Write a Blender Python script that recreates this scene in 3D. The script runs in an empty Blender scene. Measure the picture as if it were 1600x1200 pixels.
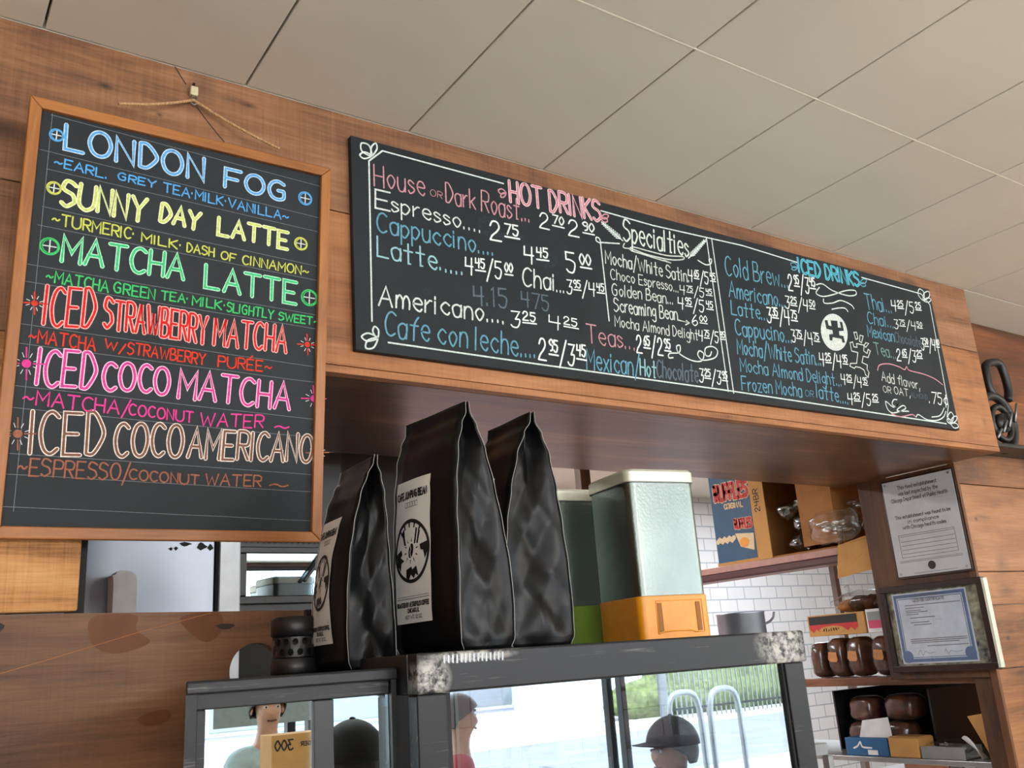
import bpy, bmesh, math, random
from mathutils import Vector, Matrix
random.seed(7)
R_ = math.radians
EYE = 1.5
sc = bpy.context.scene
col = sc.collection

# ------------------------------------------------------------------ camera
cam_data = bpy.data.cameras.new('camera')
cam = bpy.data.objects.new('camera', cam_data)
col.objects.link(cam)
cam_data.sensor_width = 36.0
cam_data.lens = 1453.258 * 36.0 / 1600.0
cam_data.clip_start = 0.02
right = Vector((0.8315875, -0.55129445, -0.06735468))
down = Vector((0.10476166, 0.27479796, -0.95577773))
fwd = Vector((0.54542389, 0.78775663, 0.28627307))
m = Matrix((right, -down, -fwd)).transposed().to_4x4()
m.translation = Vector((0.0, -1.33395, EYE))
cam.matrix_world = m
sc.camera = cam
sc.view_settings.view_transform = 'Standard'
sc.view_settings.look = 'None'
sc.view_settings.exposure = 0.28
sc.view_settings.gamma = 1.0
sc.view_settings.use_curve_mapping = False

# ------------------------------------------------------------------ daylight
w = bpy.data.worlds.new('sky'); sc.world = w; w.use_nodes = True
bg = w.node_tree.nodes['Background']
bg.inputs[0].default_value = (0.80, 0.90, 1.0, 1)
bg.inputs[1].default_value = 6.0
sun_d = bpy.data.lights.new('sun', 'SUN'); sun_d.energy = 16.0; sun_d.angle = R_(1); sun_d.color = (1, .96, .9)
sun = bpy.data.objects.new('sun', sun_d); col.objects.link(sun)
sun.rotation_euler = (R_(-38), 0, R_(12))          # high, from behind the building: the street is lit, the room is not
def area(name, loc, rot, sx, sy, e, c):
    d = bpy.data.lights.new(name, 'AREA'); d.shape = 'RECTANGLE'; d.size = sx; d.size_y = sy; d.energy = e; d.color = c
    o = bpy.data.objects.new(name, d); col.objects.link(o); o.location = loc; o.rotation_euler = rot
    return o
area('daylight_window', (2.2, -5.05, 2.12), (R_(90), 0, 0), 8.6, .5, 90, (.93, .97, 1.0))
area('kitchen_light', (3.6, 1.9, 2.42), (0, 0, 0), 2.6, 1.0, 60, (.92, .96, 1.0))
area('kitchen_light_rear', (0.6, 2.0, 2.42), (0, 0, 0), 1.2, .3, 70, (1, .96, .92))

# ------------------------------------------------------------------ materials
def new_mat(name):
    mt = bpy.data.materials.new(name); mt.use_nodes = True
    nt = mt.node_tree; b = nt.nodes['Principled BSDF']
    return mt, nt, b
def N(nt, t, **kw):
    n = nt.nodes.new(t)
    for k, v in kw.items():
        if k in n.inputs: n.inputs[k].default_value = v
        else: setattr(n, k, v)
    return n
def lin(c):
    return tuple((x / 12.92 if x <= .04045 else ((x + .055) / 1.055) ** 2.4) for x in c)
def rgb(r, g, b): return lin((r / 255, g / 255, b / 255)) + (1,)
def simple(name, c, rough=.5, metal=0.0, noise=0.06, nscale=30, bump=0.0, bscale=60, spec=.5):
    mt, nt, b = new_mat(name)
    tc = N(nt, 'ShaderNodeTexCoord')
    n = N(nt, 'ShaderNodeTexNoise', Scale=nscale, Detail=5.0)
    nt.links.new(tc.outputs['Object'], n.inputs['Vector'])
    mr = N(nt, 'ShaderNodeMapRange'); mr.inputs['From Min'].default_value = .3; mr.inputs['From Max'].default_value = .7
    mr.inputs['To Min'].default_value = 1 - noise * 2; mr.inputs['To Max'].default_value = 1 + noise
    nt.links.new(n.outputs[0], mr.inputs['Value'])
    mx = N(nt, 'ShaderNodeVectorMath', operation='SCALE'); mx.inputs[0].default_value = c[:3]
    nt.links.new(mr.outputs[0], mx.inputs['Scale'])
    nt.links.new(mx.outputs[0], b.inputs['Base Color'])
    b.inputs['Roughness'].default_value = rough; b.inputs['Metallic'].default_value = metal
    b.inputs['Specular IOR Level'].default_value = spec
    if bump:
        n2 = N(nt, 'ShaderNodeTexNoise', Scale=bscale, Detail=4.0)
        nt.links.new(tc.outputs['Object'], n2.inputs['Vector'])
        bp = N(nt, 'ShaderNodeBump', Strength=bump, Distance=.004)
        nt.links.new(n2.outputs[0], bp.inputs['Height']); nt.links.new(bp.outputs[0], b.inputs['Normal'])
    return mt
def wood(name, dark, mid, light, axis='X', rough=.55, saw=.25, spec=.4, knots=True, tint=.35, sc_=1.0, bump=.35, spots=(), sawc=.35):
    """old boards: long grain, saw marks across it, knots, one tone per board"""
    mt, nt, b = new_mat(name); L = nt.links.new
    tc = N(nt, 'ShaderNodeTexCoord'); at = N(nt, 'ShaderNodeAttribute'); at.attribute_name = 'tint'
    sepv = N(nt, 'ShaderNodeVectorMath', operation='SCALE'); sepv.inputs['Scale'].default_value = 37.0
    L(at.outputs['Color'], sepv.inputs[0])
    add = N(nt, 'ShaderNodeVectorMath', operation='ADD'); L(tc.outputs['Object'], add.inputs[0]); L(sepv.outputs[0], add.inputs[1])
    def mp(along, across):
        v = [across * sc_] * 3; v['XYZ'.index(axis)] = along * sc_
        k = N(nt, 'ShaderNodeMapping'); k.inputs['Scale'].default_value = v
        L(add.outputs[0], k.inputs['Vector']); return k
    g1 = N(nt, 'ShaderNodeTexNoise', Scale=1.0, Detail=7.0, Roughness=.6, Distortion=.9); L(mp(2.2, 16).outputs[0], g1.inputs['Vector'])
    g2 = N(nt, 'ShaderNodeTexNoise', Scale=1.0, Detail=4.0, Roughness=.65); L(mp(9, 190).outputs[0], g2.inputs['Vector'])
    g3 = N(nt, 'ShaderNodeTexNoise', Scale=1.0, Detail=3.0); L(mp(3.2, 4.5).outputs[0], g3.inputs['Vector'])
    s1 = N(nt, 'ShaderNodeTexNoise', Scale=1.0, Detail=2.0); L(mp(260, 7).outputs[0], s1.inputs['Vector'])
    def mad(a, k, c):
        q = N(nt, 'ShaderNodeMath', operation='MULTIPLY_ADD'); L(a, q.inputs[0]); q.inputs[1].default_value = k
        if isinstance(c, float): q.inputs[2].default_value = c
        else: L(c, q.inputs[2])
        return q.outputs[0]
    f = mad(g1.outputs[0], .75, -.17); f = mad(g2.outputs[0], .35, f); f = mad(g3.outputs[0], .45, f); f = mad(s1.outputs[0], saw * sawc, f)
    f = mad(at.outputs['Fac'], tint, f)
    off = N(nt, 'ShaderNodeMath', operation='SUBTRACT'); L(f, off.inputs[0]); off.inputs[1].default_value = .13 + saw * sawc * .5 + tint * .5
    ramp = N(nt, 'ShaderNodeValToRGB'); L(off.outputs[0], ramp.inputs[0])
    ramp.color_ramp.elements[0].position = .22; ramp.color_ramp.elements[0].color = dark
    ramp.color_ramp.elements[1].position = .85; ramp.color_ramp.elements[1].color = light
    e = ramp.color_ramp.elements.new(.5); e.color = mid
    cur = ramp.outputs[0]
    if knots:
        vo = N(nt, 'ShaderNodeTexVoronoi', Scale=1.0); L(mp(3.0, 7.5).outputs[0], vo.inputs['Vector'])
        kr = N(nt, 'ShaderNodeMapRange'); kr.inputs['From Min'].default_value = .03; kr.inputs['From Max'].default_value = .17
        kr.inputs['To Min'].default_value = .85; kr.inputs['To Max'].default_value = 0.0
        L(vo.outputs['Distance'], kr.inputs['Value'])
        kn = N(nt, 'ShaderNodeMath', operation='MULTIPLY'); L(kr.outputs[0], kn.inputs[0]); L(g1.outputs[0], kn.inputs[1])
        k2 = N(nt, 'ShaderNodeMath', operation='MULTIPLY'); L(kn.outputs[0], k2.inputs[0]); k2.inputs[1].default_value = 1.7; k2.use_clamp = True
        mx = N(nt, 'ShaderNodeMixRGB'); L(k2.outputs[0], mx.inputs[0]); L(cur, mx.inputs[1]); mx.inputs[2].default_value = (.035, .018, .012, 1)
        cur = mx.outputs[0]
    for (sx, sy, sz, rx, rz, k) in spots:
        s = N(nt, 'ShaderNodeVectorMath', operation='SUBTRACT'); L(tc.outputs['Object'], s.inputs[0]); s.inputs[1].default_value = (sx, sy, sz)
        d = N(nt, 'ShaderNodeVectorMath', operation='DIVIDE'); L(s.outputs[0], d.inputs[0]); d.inputs[1].default_value = (rx, 1, rz)
        le = N(nt, 'ShaderNodeVectorMath', operation='LENGTH'); L(d.outputs[0], le.inputs[0])
        wv = mad(g1.outputs[0], .9, le.outputs['Value']); wv = mad(g3.outputs[0], .9, wv)
        mr = N(nt, 'ShaderNodeMapRange'); mr.inputs['From Min'].default_value = 1.0; mr.inputs['From Max'].default_value = 2.0; mr.inputs['To Min'].default_value = k; mr.inputs['To Max'].default_value = 0
        L(wv, mr.inputs['Value'])
        mx = N(nt, 'ShaderNodeMixRGB'); L(mr.outputs[0], mx.inputs[0]); L(cur, mx.inputs[1]); mx.inputs[2].default_value = (.030, .019, .016, 1); cur = mx.outputs[0]
    L(cur, b.inputs['Base Color'])
    b.inputs['Roughness'].default_value = rough; b.inputs['Specular IOR Level'].default_value = spec
    hs = mad(g2.outputs[0], .8, 0.0); hs = mad(s1.outputs[0], saw * 1.6, hs)
    bp = N(nt, 'ShaderNodeBump', Strength=bump, Distance=.0015); L(hs, bp.inputs['Height']); L(bp.outputs[0], b.inputs['Normal'])
    return mt
M = {}
M['plank'] = wood('old plank', rgb(70, 44, 30), rgb(142, 98, 68), rgb(186, 140, 106), saw=.55, sawc=.3, tint=.12, bump=.6, spots=[(.21, 0, 2.382, .013, .006, .95), (.17, 0, 2.385, .06, .014, .45), (.431, 0, 2.416, .020, .007, .9), (.405, 0, 2.418, .035, .012, .5), (.355, 0, 2.43, .030, .045, .5), (.291, 0, 2.356, .006, .005, .9), (.0, 0, 2.25, .03, .01, .5)])
M['fascia'] = wood('sawn plank', rgb(92, 56, 34), rgb(164, 108, 66), rgb(202, 144, 98), saw=.55, sawc=.28, tint=.1, bump=.6, spots=[(2.447, 0, 2.347, .030, .009, .7), (2.424, 0, 2.102, .045, .010, .6), (.93, 0, 2.431, .006, .004, .9), (1.283, 0, 2.415, .006, .004, .9), (2.50, 0, 2.05, .02, .02, .5)])
M['low_plank'] = wood('waxed dark plank', rgb(60, 38, 24), rgb(112, 76, 50), rgb(146, 106, 78), rough=.45, saw=.2, tint=.15, spec=.3, bump=.6)
M['rough_plank'] = wood('rough pale plank', rgb(84, 50, 26), rgb(186, 132, 80), rgb(220, 172, 116), saw=.5, rough=.75, sc_=1.6, bump=1.0, tint=.1)
M['right_plank'] = wood('amber plank', rgb(66, 38, 20), rgb(138, 88, 50), rgb(184, 130, 84), saw=.15, rough=.4, spots=[(2.602, .14, 1.804, .012, .008, .95), (2.64, .14, 1.81, .05, .014, .4), (2.637, .14, 1.472, .012, .009, .95), (2.68, .14, 1.60, .05, .02, .4), (2.686, .14, 1.679, .05, .03, .55), (2.7, .14, 2.0, .06, .018, .6)])
M['slab'] = wood('live edge slab', rgb(24, 14, 12), rgb(104, 58, 34), rgb(176, 108, 62), saw=0.0, rough=.35, sc_=.7, tint=.2)
M['soffit'] = wood('dark glossy board', rgb(24, 15, 11), rgb(96, 62, 42), rgb(176, 126, 92), rough=.30, saw=.0, spec=.4, knots=False, tint=.25)
M['jamb'] = wood('dark upright board', rgb(44, 24, 12), rgb(84, 50, 26), rgb(120, 76, 42), axis='Z', saw=.1)
M['oak'] = wood('oak frame rail', rgb(120, 72, 34), rgb(164, 104, 52), rgb(196, 138, 80), rough=.4, saw=0, knots=False, tint=.1, sc_=1.6, bump=.1)
M['oak_v'] = wood('oak frame stile', rgb(120, 72, 34), rgb(164, 104, 52), rgb(196, 138, 80), axis='Z', rough=.4, saw=0, knots=False, tint=.1, sc_=1.6, bump=.1)
M['dark_frame'] = wood('walnut frame', rgb(24, 13, 9), rgb(44, 26, 18), rgb(66, 42, 30), rough=.3, saw=0, knots=False, tint=.1, bump=.1)
M['shelf'] = wood('shelf board', rgb(70, 40, 26), rgb(122, 78, 52), rgb(160, 112, 82), axis='Y', rough=.45, saw=.1, knots=False)
M['board'] = simple('chalkboard', rgb(40, 45, 49), .62, noise=.10, nscale=5, spec=.25)
M['board2'] = simple('large chalkboard', rgb(36, 41, 45), .6, noise=.14, nscale=4, spec=.25)
M['board_edge'] = simple('board edge', rgb(28, 28, 30), .6)
def chalk(name, c):
    mt = simple(name, c, .9, noise=.12, nscale=260, spec=.1); return mt
CH = {'B1': (96, 170, 232), 'B0': (196, 222, 240), 'b': (90, 165, 226), 'Y1': (205, 222, 120), 'Y0': (236, 240, 200), 'y': (200, 208, 96),
      'G1': (70, 200, 130), 'G0': (190, 240, 210), 'g': (72, 196, 112), 'R1': (214, 44, 44), 'R0': (240, 190, 184), 'r': (214, 66, 48),
      'P1': (220, 70, 150), 'P0': (250, 205, 228), 'p': (226, 70, 150), 'N1': (128, 92, 78), 'N0': (238, 226, 214), 'n': (160, 102, 82),
      'w': (214, 220, 218), '$': (232, 238, 236), 'k': (200, 146, 156), 'c': (104, 160, 182), 'd': (150, 196, 204), 'h': (98, 112, 122),
      's': (216, 226, 218), 'v': (210, 216, 210), 't': (120, 160, 150), 'l': (214, 226, 222), 'e': (54, 60, 64), 'K1': (208, 138, 152), 'K0': (236, 206, 210),
      'C1': (70, 165, 190), 'C0': (120, 205, 220), 'gl': (128, 134, 138)}
for k, v in CH.items(): M['ch_' + k] = chalk('chalk ' + k, rgb(*v))
M['ceil'] = simple('ceiling panel', rgb(216, 211, 198), .42, noise=.05, nscale=1.6, spec=.5)
M['ceil_gap'] = simple('ceiling joint', rgb(96, 86, 74), .7)
M['ceil_bar'] = simple('ceiling tee', rgb(235, 228, 212), .35)  # paler than the panels: the glint on the tee is put into its colour
M['black_bag'] = simple('black foil', rgb(10, 11, 13), .32, noise=.1, nscale=20, bump=.25, bscale=20, spec=.17)
M['seam'] = simple('bag seam', rgb(150, 150, 148), .5)
M['paper'] = simple('label paper', rgb(214, 214, 210), .6, noise=.03)
M['ink'] = simple('black ink', rgb(22, 22, 22), .6)
M['grey_ink'] = simple('grey ink', rgb(110, 112, 116), .7)
M['blue_ink'] = simple('blue ink', rgb(84, 108, 150), .7)
M['tin'] = simple('tinned steel', rgb(118, 127, 123), .34, metal=1.0, noise=.06, nscale=14, bump=.10, bscale=220)
M['tin_lid'] = simple('ivory lid', rgb(206, 208, 192), .4, metal=.3, noise=.05)
M['yellow'] = simple('amber plastic', rgb(226, 146, 22), .35, noise=.05)
M['green'] = simple('green plastic', rgb(96, 128, 40), .4)
M['slot'] = simple('amber recess', rgb(150, 92, 14), .6)  # darker amber stands in for shade inside slots that are not cut
M['steel'] = simple('stainless steel', rgb(150, 156, 166), .40, metal=.9, noise=.05, nscale=4)
M['steel_d'] = simple('dull steel', rgb(150, 152, 154), .4, metal=.8)
M['black'] = simple('black plastic', rgb(24, 24, 26), .4)
M['matt_black'] = simple('matt black', rgb(18, 18, 19), .7)
M['red'] = simple('red plastic', rgb(190, 28, 40), .4)
M['white'] = simple('white plastic', rgb(226, 226, 228), .45)
M['card'] = simple('cardboard', rgb(196, 146, 84), .8, noise=.06, nscale=12)
M['card_d'] = simple('cardboard inside', rgb(158, 108, 58), .85, noise=.06)
M['ruff'] = simple('blue printed carton', rgb(12, 72, 110), .5)
M['rope'] = simple('jute rope', rgb(196, 156, 110), .9, noise=.2, nscale=300)
M['brass'] = simple('pale clip', rgb(206, 196, 160), .5)
M['crust'] = simple('bread crust', rgb(96, 54, 34), .7, noise=.4, nscale=30, bump=.4, bscale=60)
M['bun'] = simple('bun', rgb(188, 128, 72), .6, noise=.2, nscale=30)
M['skin_a'] = simple('skin', rgb(196, 150, 124), .5)
M['skin_d'] = simple('tan skin', rgb(158, 106, 76), .5)
M['hair'] = simple('dark hair', rgb(26, 22, 20), .5, bump=.4, bscale=120)
M['pale_cloth'] = simple('pale shirt', rgb(176, 196, 200), .85)
M['grey_cloth'] = simple('dark grey shirt', rgb(74, 74, 74), .85)
M['red_cloth'] = simple('red shirt', rgb(170, 34, 48), .85)
M['black_cloth'] = simple('black cap cloth', rgb(30, 28, 30), .85)
M['denim'] = simple('dark trousers', rgb(48, 54, 70), .85)
M['floor'] = simple('floor', rgb(212, 205, 194), .35, noise=.1, nscale=3)
M['paint'] = simple('room paint', rgb(206, 202, 192), .7)
M['pave'] = simple('pavement', rgb(178, 176, 170), .9, noise=.1, nscale=3)
M['road'] = simple('road', rgb(120, 122, 126), .9, noise=.1, nscale=2)
M['lawn'] = simple('hedge green', rgb(96, 108, 66), .9, noise=.3, nscale=9)
M['maroon'] = simple('maroon trim', rgb(74, 36, 38), .3)
M['pinkboard'] = simple('pinkish painted shelf', rgb(176, 132, 122), .5)
M['sign_blue'] = simple('blue carton', rgb(26, 92, 140), .5)
M['lilac'] = simple('grey lilac plastic', rgb(176, 176, 196), .4)
M['salmon'] = simple('salmon carton', rgb(214, 164, 136), .8)
M['grey_card'] = simple('grey carton', rgb(150, 158, 156), .8)
M['pink'] = simple('pink print', rgb(214, 84, 120), .7)
M['ruff_red'] = simple('red print', rgb(196, 44, 44), .6)
M['cream'] = simple('cream print', rgb(222, 200, 160), .7)
M['teal'] = simple('teal print', rgb(30, 140, 150), .6)

def tile_mat(name, c, mortar, bw, bh, axis='Y'):
    mt, nt, b = new_mat(name)
    tc = N(nt, 'ShaderNodeTexCoord'); mp = N(nt, 'ShaderNodeMapping'); mp.inputs['Rotation'].default_value = (R_(90), 0, 0) if axis == 'Y' else (0, 0, 0)
    nt.links.new(tc.outputs['Object'], mp.inputs['Vector'])
    br = N(nt, 'ShaderNodeTexBrick', Scale=1.0); br.inputs['Brick Width'].default_value = bw; br.inputs['Row Height'].default_value = bh
    br.inputs['Mortar Size'].default_value = .004; br.inputs['Color1'].default_value = c; br.inputs['Color2'].default_value = tuple(x * .94 for x in c[:3]) + (1,)
    br.inputs['Mortar'].default_value = mortar
    nt.links.new(mp.outputs[0], br.inputs['Vector']); nt.links.new(br.outputs[0], b.inputs['Base Color'])
    b.inputs['Roughness'].default_value = .25
    return mt
M['tile'] = tile_mat('white wall tile', rgb(232, 234, 238), rgb(176, 184, 194), .155, .078)
M['tile_pink'] = tile_mat('rosy wall tile', rgb(216, 190, 190), rgb(96, 70, 68), .2, .2)  # pink tone is warm kitchen light put into the tile colour

def metal_painted(name, spots, base=rgb(22, 23, 26)):
    """black painted bars, the paint rubbed to bare metal in places (spots: x, y, z, rx, ry, rz)"""
    mt, nt, b = new_mat(name); L = nt.links.new
    tc = N(nt, 'ShaderNodeTexCoord')
    n = N(nt, 'ShaderNodeTexNoise', Scale=90.0, Detail=8.0, Roughness=.7); L(tc.outputs['Object'], n.inputs['Vector'])
    mpg = N(nt, 'ShaderNodeMapping'); mpg.inputs['Scale'].default_value = (5, 120, 120); L(tc.outputs['Object'], mpg.inputs['Vector'])
    n2 = N(nt, 'ShaderNodeTexNoise', Scale=1.0, Detail=6.0, Roughness=.7); L(mpg.outputs[0], n2.inputs['Vector'])
    tot = None
    for (x, y, z, rx, ry, rz) in spots:
        s = N(nt, 'ShaderNodeVectorMath', operation='SUBTRACT'); L(tc.outputs['Object'], s.inputs[0]); s.inputs[1].default_value = (x, y, z)
        d = N(nt, 'ShaderNodeVectorMath', operation='DIVIDE'); L(s.outputs[0], d.inputs[0]); d.inputs[1].default_value = (rx, ry, rz)
        le = N(nt, 'ShaderNodeVectorMath', operation='LENGTH'); L(d.outputs[0], le.inputs[0])
        mr = N(nt, 'ShaderNodeMapRange'); mr.inputs['From Min'].default_value = .5; mr.inputs['From Max'].default_value = 1.15
        mr.inputs['To Min'].default_value = 1; mr.inputs['To Max'].default_value = 0; L(le.outputs['Value'], mr.inputs['Value'])
        if tot is None: tot = mr.outputs[0]
        else:
            a = N(nt, 'ShaderNodeMath', operation='MAXIMUM'); L(tot, a.inputs[0]); L(mr.outputs[0], a.inputs[1]); tot = a.outputs[0]
    th = N(nt, 'ShaderNodeMapRange'); th.inputs['From Min'].default_value = .60; th.inputs['From Max'].default_value = .68; L(n2.outputs[0], th.inputs['Value'])
    base_s = N(nt, 'ShaderNodeMath', operation='MULTIPLY'); L(th.outputs[0], base_s.inputs[0]); base_s.inputs[1].default_value = .22
    fac = base_s.outputs[0]
    if tot is not None:
        th2 = N(nt, 'ShaderNodeMapRange'); th2.inputs['From Min'].default_value = .40; th2.inputs['From Max'].default_value = .56; L(n.outputs[0], th2.inputs['Value'])
        mu = N(nt, 'ShaderNodeMath', operation='MULTIPLY'); L(tot, mu.inputs[0]); L(th2.outputs[0], mu.inputs[1])
        ma = N(nt, 'ShaderNodeMath', operation='MAXIMUM'); L(mu.outputs[0], ma.inputs[0]); L(fac, ma.inputs[1]); fac = ma.outputs[0]
    mx = N(nt, 'ShaderNodeMixRGB'); L(fac, mx.inputs[0]); mx.inputs[1].default_value = base; mx.inputs[2].default_value = rgb(176, 174, 168)
    L(mx.outputs[0], b.inputs['Base Color']); b.inputs['Roughness'].default_value = .42; b.inputs['Specular IOR Level'].default_value = .35
    return mt
M['case_paint'] = metal_painted('worn black paint', [(1.03, -.45, EYE - .002, .055, .04, .035), (.486, -.45, EYE - .01, .022, .04, .022), (.535, -.45, EYE + .010, .055, .04, .006)])
M['case_post'] = metal_painted('worn black bars', [])

def glass_mat(name, refl, tint=(1, 1, 1, 1), rough=0.0):
    mt = bpy.data.materials.new(name); mt.use_nodes = True; nt = mt.node_tree; nt.nodes.clear()
    o = nt.nodes.new('ShaderNodeOutputMaterial'); t = nt.nodes.new('ShaderNodeBsdfTransparent'); t.inputs[0].default_value = tint
    g = nt.nodes.new('ShaderNodeBsdfGlossy'); g.inputs['Roughness'].default_value = rough; g.inputs['Color'].default_value = (.84, .95, 1, 1)
    mx = nt.nodes.new('ShaderNodeMixShader'); lw = nt.nodes.new('ShaderNodeLayerWeight'); lw.inputs['Blend'].default_value = .5
    pw = nt.nodes.new('ShaderNodeMath'); pw.operation = 'POWER'; pw.inputs[1].default_value = 4.0; nt.links.new(lw.outputs['Facing'], pw.inputs[0])
    mr = nt.nodes.new('ShaderNodeMapRange'); mr.inputs['To Min'].default_value = refl; mr.inputs['To Max'].default_value = 1.0
    nt.links.new(pw.outputs[0], mr.inputs['Value']); nt.links.new(mr.outputs[0], mx.inputs[0])
    nt.links.new(t.outputs[0], mx.inputs[1]); nt.links.new(g.outputs[0], mx.inputs[2]); nt.links.new(mx.outputs[0], o.inputs[0])
    return mt
M['mirror_glass'] = glass_mat('mirrored glass', .60, (.6, .65, .65, 1))
M['case_glass'] = glass_mat('coated glass', .42, (.50, .53, .56, 1))
M['window_glass'] = glass_mat('window glass', .04)
M['cert_glass'] = glass_mat('frame glass', .05)
M['film'] = glass_mat('clear film', .045, (.96, .95, .94, 1), .2)
M['lids'] = glass_mat('clear lid plastic', .22, (.94, .93, .88, 1), .15)

# ------------------------------------------------------------------ mesh helpers
class MB:
    def __init__(s): s.v = []; s.f = []; s.t = []; s.smooth = []; s.rc = 0
    def add(s, vs, fs, tint=.5, smooth=False):
        o = len(s.v); s.v += [tuple(x) for x in vs]
        for f in fs: s.f.append(tuple(i + o for i in f)); s.t.append(tint); s.smooth.append(smooth)
        return s
    def box(s, x0, x1, y0, y1, z0, z1, tint=.5):
        vs = [(x0, y0, z0), (x1, y0, z0), (x1, y1, z0), (x0, y1, z0), (x0, y0, z1), (x1, y0, z1), (x1, y1, z1), (x0, y1, z1)]
        return s.add(vs, [(0, 3, 2, 1), (4, 5, 6, 7), (0, 1, 5, 4), (1, 2, 6, 5), (2, 3, 7, 6), (3, 0, 4, 7)], tint)
    def obox(s, mat, sx, sy, sz, tint=.5):
        """box of a size with its base centre at a matrix"""
        vs = [mat @ Vector((x * sx / 2, y * sy / 2, z * sz)) for z in (0, 1) for x, y in ((-1, -1), (1, -1), (1, 1), (-1, 1))]
        return s.add(vs, [(0, 3, 2, 1), (4, 5, 6, 7), (0, 1, 5, 4), (1, 2, 6, 5), (2, 3, 7, 6), (3, 0, 4, 7)], tint)
    def prism(s, pts, d):
        """polygon pts (3D) extruded along vector d"""
        n = len(pts); vs = [Vector(p) for p in pts] + [Vector(p) + Vector(d) for p in pts]
        return s.add(vs, [tuple(range(n))[::-1], tuple(range(n, 2 * n))] + [(i, (i + 1) % n, n + (i + 1) % n, n + i) for i in range(n)])
    def tube(s, pts, r, n=8, closed=False):
        pts = [Vector(p) for p in pts]; k = len(pts); vs = []; up = None
        for i, p in enumerate(pts):
            a = pts[(i - 1) % k] if (closed or i) else p; b_ = pts[(i + 1) % k] if (closed or i < k - 1) else p
            t = (b_ - a).normalized()
            if up is None: up = Vector((0, 0, 1)) if abs(t.z) < .9 else Vector((1, 0, 0))
            sx = t.cross(up).normalized(); up = sx.cross(t).normalized()
            rr = r[i] if isinstance(r, (list, tuple)) else r
            for j in range(n):
                a_ = 2 * math.pi * j / n; vs.append(p + sx * math.cos(a_) * rr + up * math.sin(a_) * rr)
        fs = []
        for i in range(k if closed else k - 1):
            for j in range(n):
                q = ((i + 1) % k) * n
                fs.append((i * n + j, i * n + (j + 1) % n, q + (j + 1) % n, q + j))
        if not closed: fs += [tuple(range(n))[::-1], tuple(range((k - 1) * n, k * n))]
        return s.add(vs, fs, smooth=True)
    def lathe(s, prof, n=32, c=(0, 0, 0)):
        vs = []; fs = []
        for r, z in prof:
            for j in range(n):
                a = 2 * math.pi * j / n; vs.append((c[0] + r * math.cos(a), c[1] + r * math.sin(a), c[2] + z))
        for i in range(len(prof) - 1):
            for j in range(n): fs.append((i * n + j, i * n + (j + 1) % n, (i + 1) * n + (j + 1) % n, (i + 1) * n + j))
        fs += [tuple(range(n))[::-1], tuple(range((len(prof) - 1) * n, len(prof) * n))]
        return s.add(vs, fs, smooth=True)
    def blob(s, c, r, n=14, mnoise=0.0, seed=0, rot=None):
        rnd = random.Random(seed); ph = [rnd.uniform(0, 6) for _ in range(6)]; vs = []; fs = []; c = Vector(c)
        for i in range(n + 1):
            th = math.pi * i / n
            for j in range(2 * n):
                a = math.pi * j / n
                p = Vector((math.sin(th) * math.cos(a), math.sin(th) * math.sin(a), math.cos(th)))
                k = 1 + mnoise * (math.sin(3 * p.x + ph[0]) + math.sin(4 * p.y + ph[1]) + math.sin(5 * p.z + ph[2]) + .7 * math.sin(9 * p.x + 7 * p.z + ph[3]) + .6 * math.sin(11 * p.y - 6 * p.x + ph[4]))
                q = Vector((p.x * r[0] * k, p.y * r[1] * k, p.z * r[2] * k))
                if rot: q = rot @ q
                vs.append(c + q)
        for i in range(n):
            for j in range(2 * n): fs.append((i * 2 * n + j, (i + 1) * 2 * n + j, (i + 1) * 2 * n + (j + 1) % (2 * n), i * 2 * n + (j + 1) % (2 * n)))
        return s.add(vs, fs, smooth=True)
    def loaf(s, c, r, n=14, mnoise=.04, seed=0):
        rnd = random.Random(seed); ph = [rnd.uniform(0, 6) for _ in range(4)]; vs = []; fs = []; sg = lambda v, e: math.copysign(abs(v) ** e, v)
        for i in range(n + 1):
            th = math.pi * i / n - math.pi / 2
            for j in range(2 * n):
                a = math.pi * j / n; k = 1 - mnoise + mnoise * math.sin(4 * a + 5 * th + ph[0]) * math.cos(3 * th + ph[1]); e = .5
                vs.append((c[0] + r[0] * k * sg(math.cos(th), e) * sg(math.cos(a), e), c[1] + r[1] * k * sg(math.cos(th), e) * sg(math.sin(a), e), c[2] + r[2] * sg(math.sin(th), e * 1.2)))
        for i in range(n):
            for j in range(2 * n): fs.append((i * 2 * n + j, i * 2 * n + (j + 1) % (2 * n), (i + 1) * 2 * n + (j + 1) % (2 * n), (i + 1) * 2 * n + j))
        return s.add(vs, fs, smooth=True)
    def ribbon(s, pts2, wd, mapf, off=0.0, closed=False):
        """flat stroke of width wd along 2D points, mapped to 3D, with round ends"""
        s.rc += 1; off += (s.rc % 15) * 1.2e-5            # crossing strokes lie one over the other
        P = [Vector(p) for p in pts2]; Q = [P[0]]
        for p in P[1:]:
            if (p - Q[-1]).length > wd * .08: Q.append(p)
        if len(Q) == 1: Q.append(Q[0] + Vector((wd * .1, 0)))
        if closed and (Q[-1] - Q[0]).length < wd * .3: Q[-1] = Q[0]
        k = len(Q); h = wd / 2; vs = []
        d0 = (Q[1] - Q[0]).normalized(); d1 = (Q[-1] - Q[-2]).normalized()
        def row(c, d, ww): nrm = Vector((-d.y, d.x)); vs.append(c + nrm * ww); vs.append(c - nrm * ww)
        if not closed: row(Q[0] - d0 * h * .8, d0, h * .45)
        for i in range(k):
            a = (Q[i] - Q[i - 1]).normalized() if i else d0; b_ = (Q[i + 1] - Q[i]).normalized() if i < k - 1 else d1
            if closed and i in (0, k - 1): a, b_ = d1, d0
            d = a + b_
            if d.length < .3: d = a
            d.normalize(); c = max(.6, d.dot(a)); row(Q[i], d, h / c)
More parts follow.
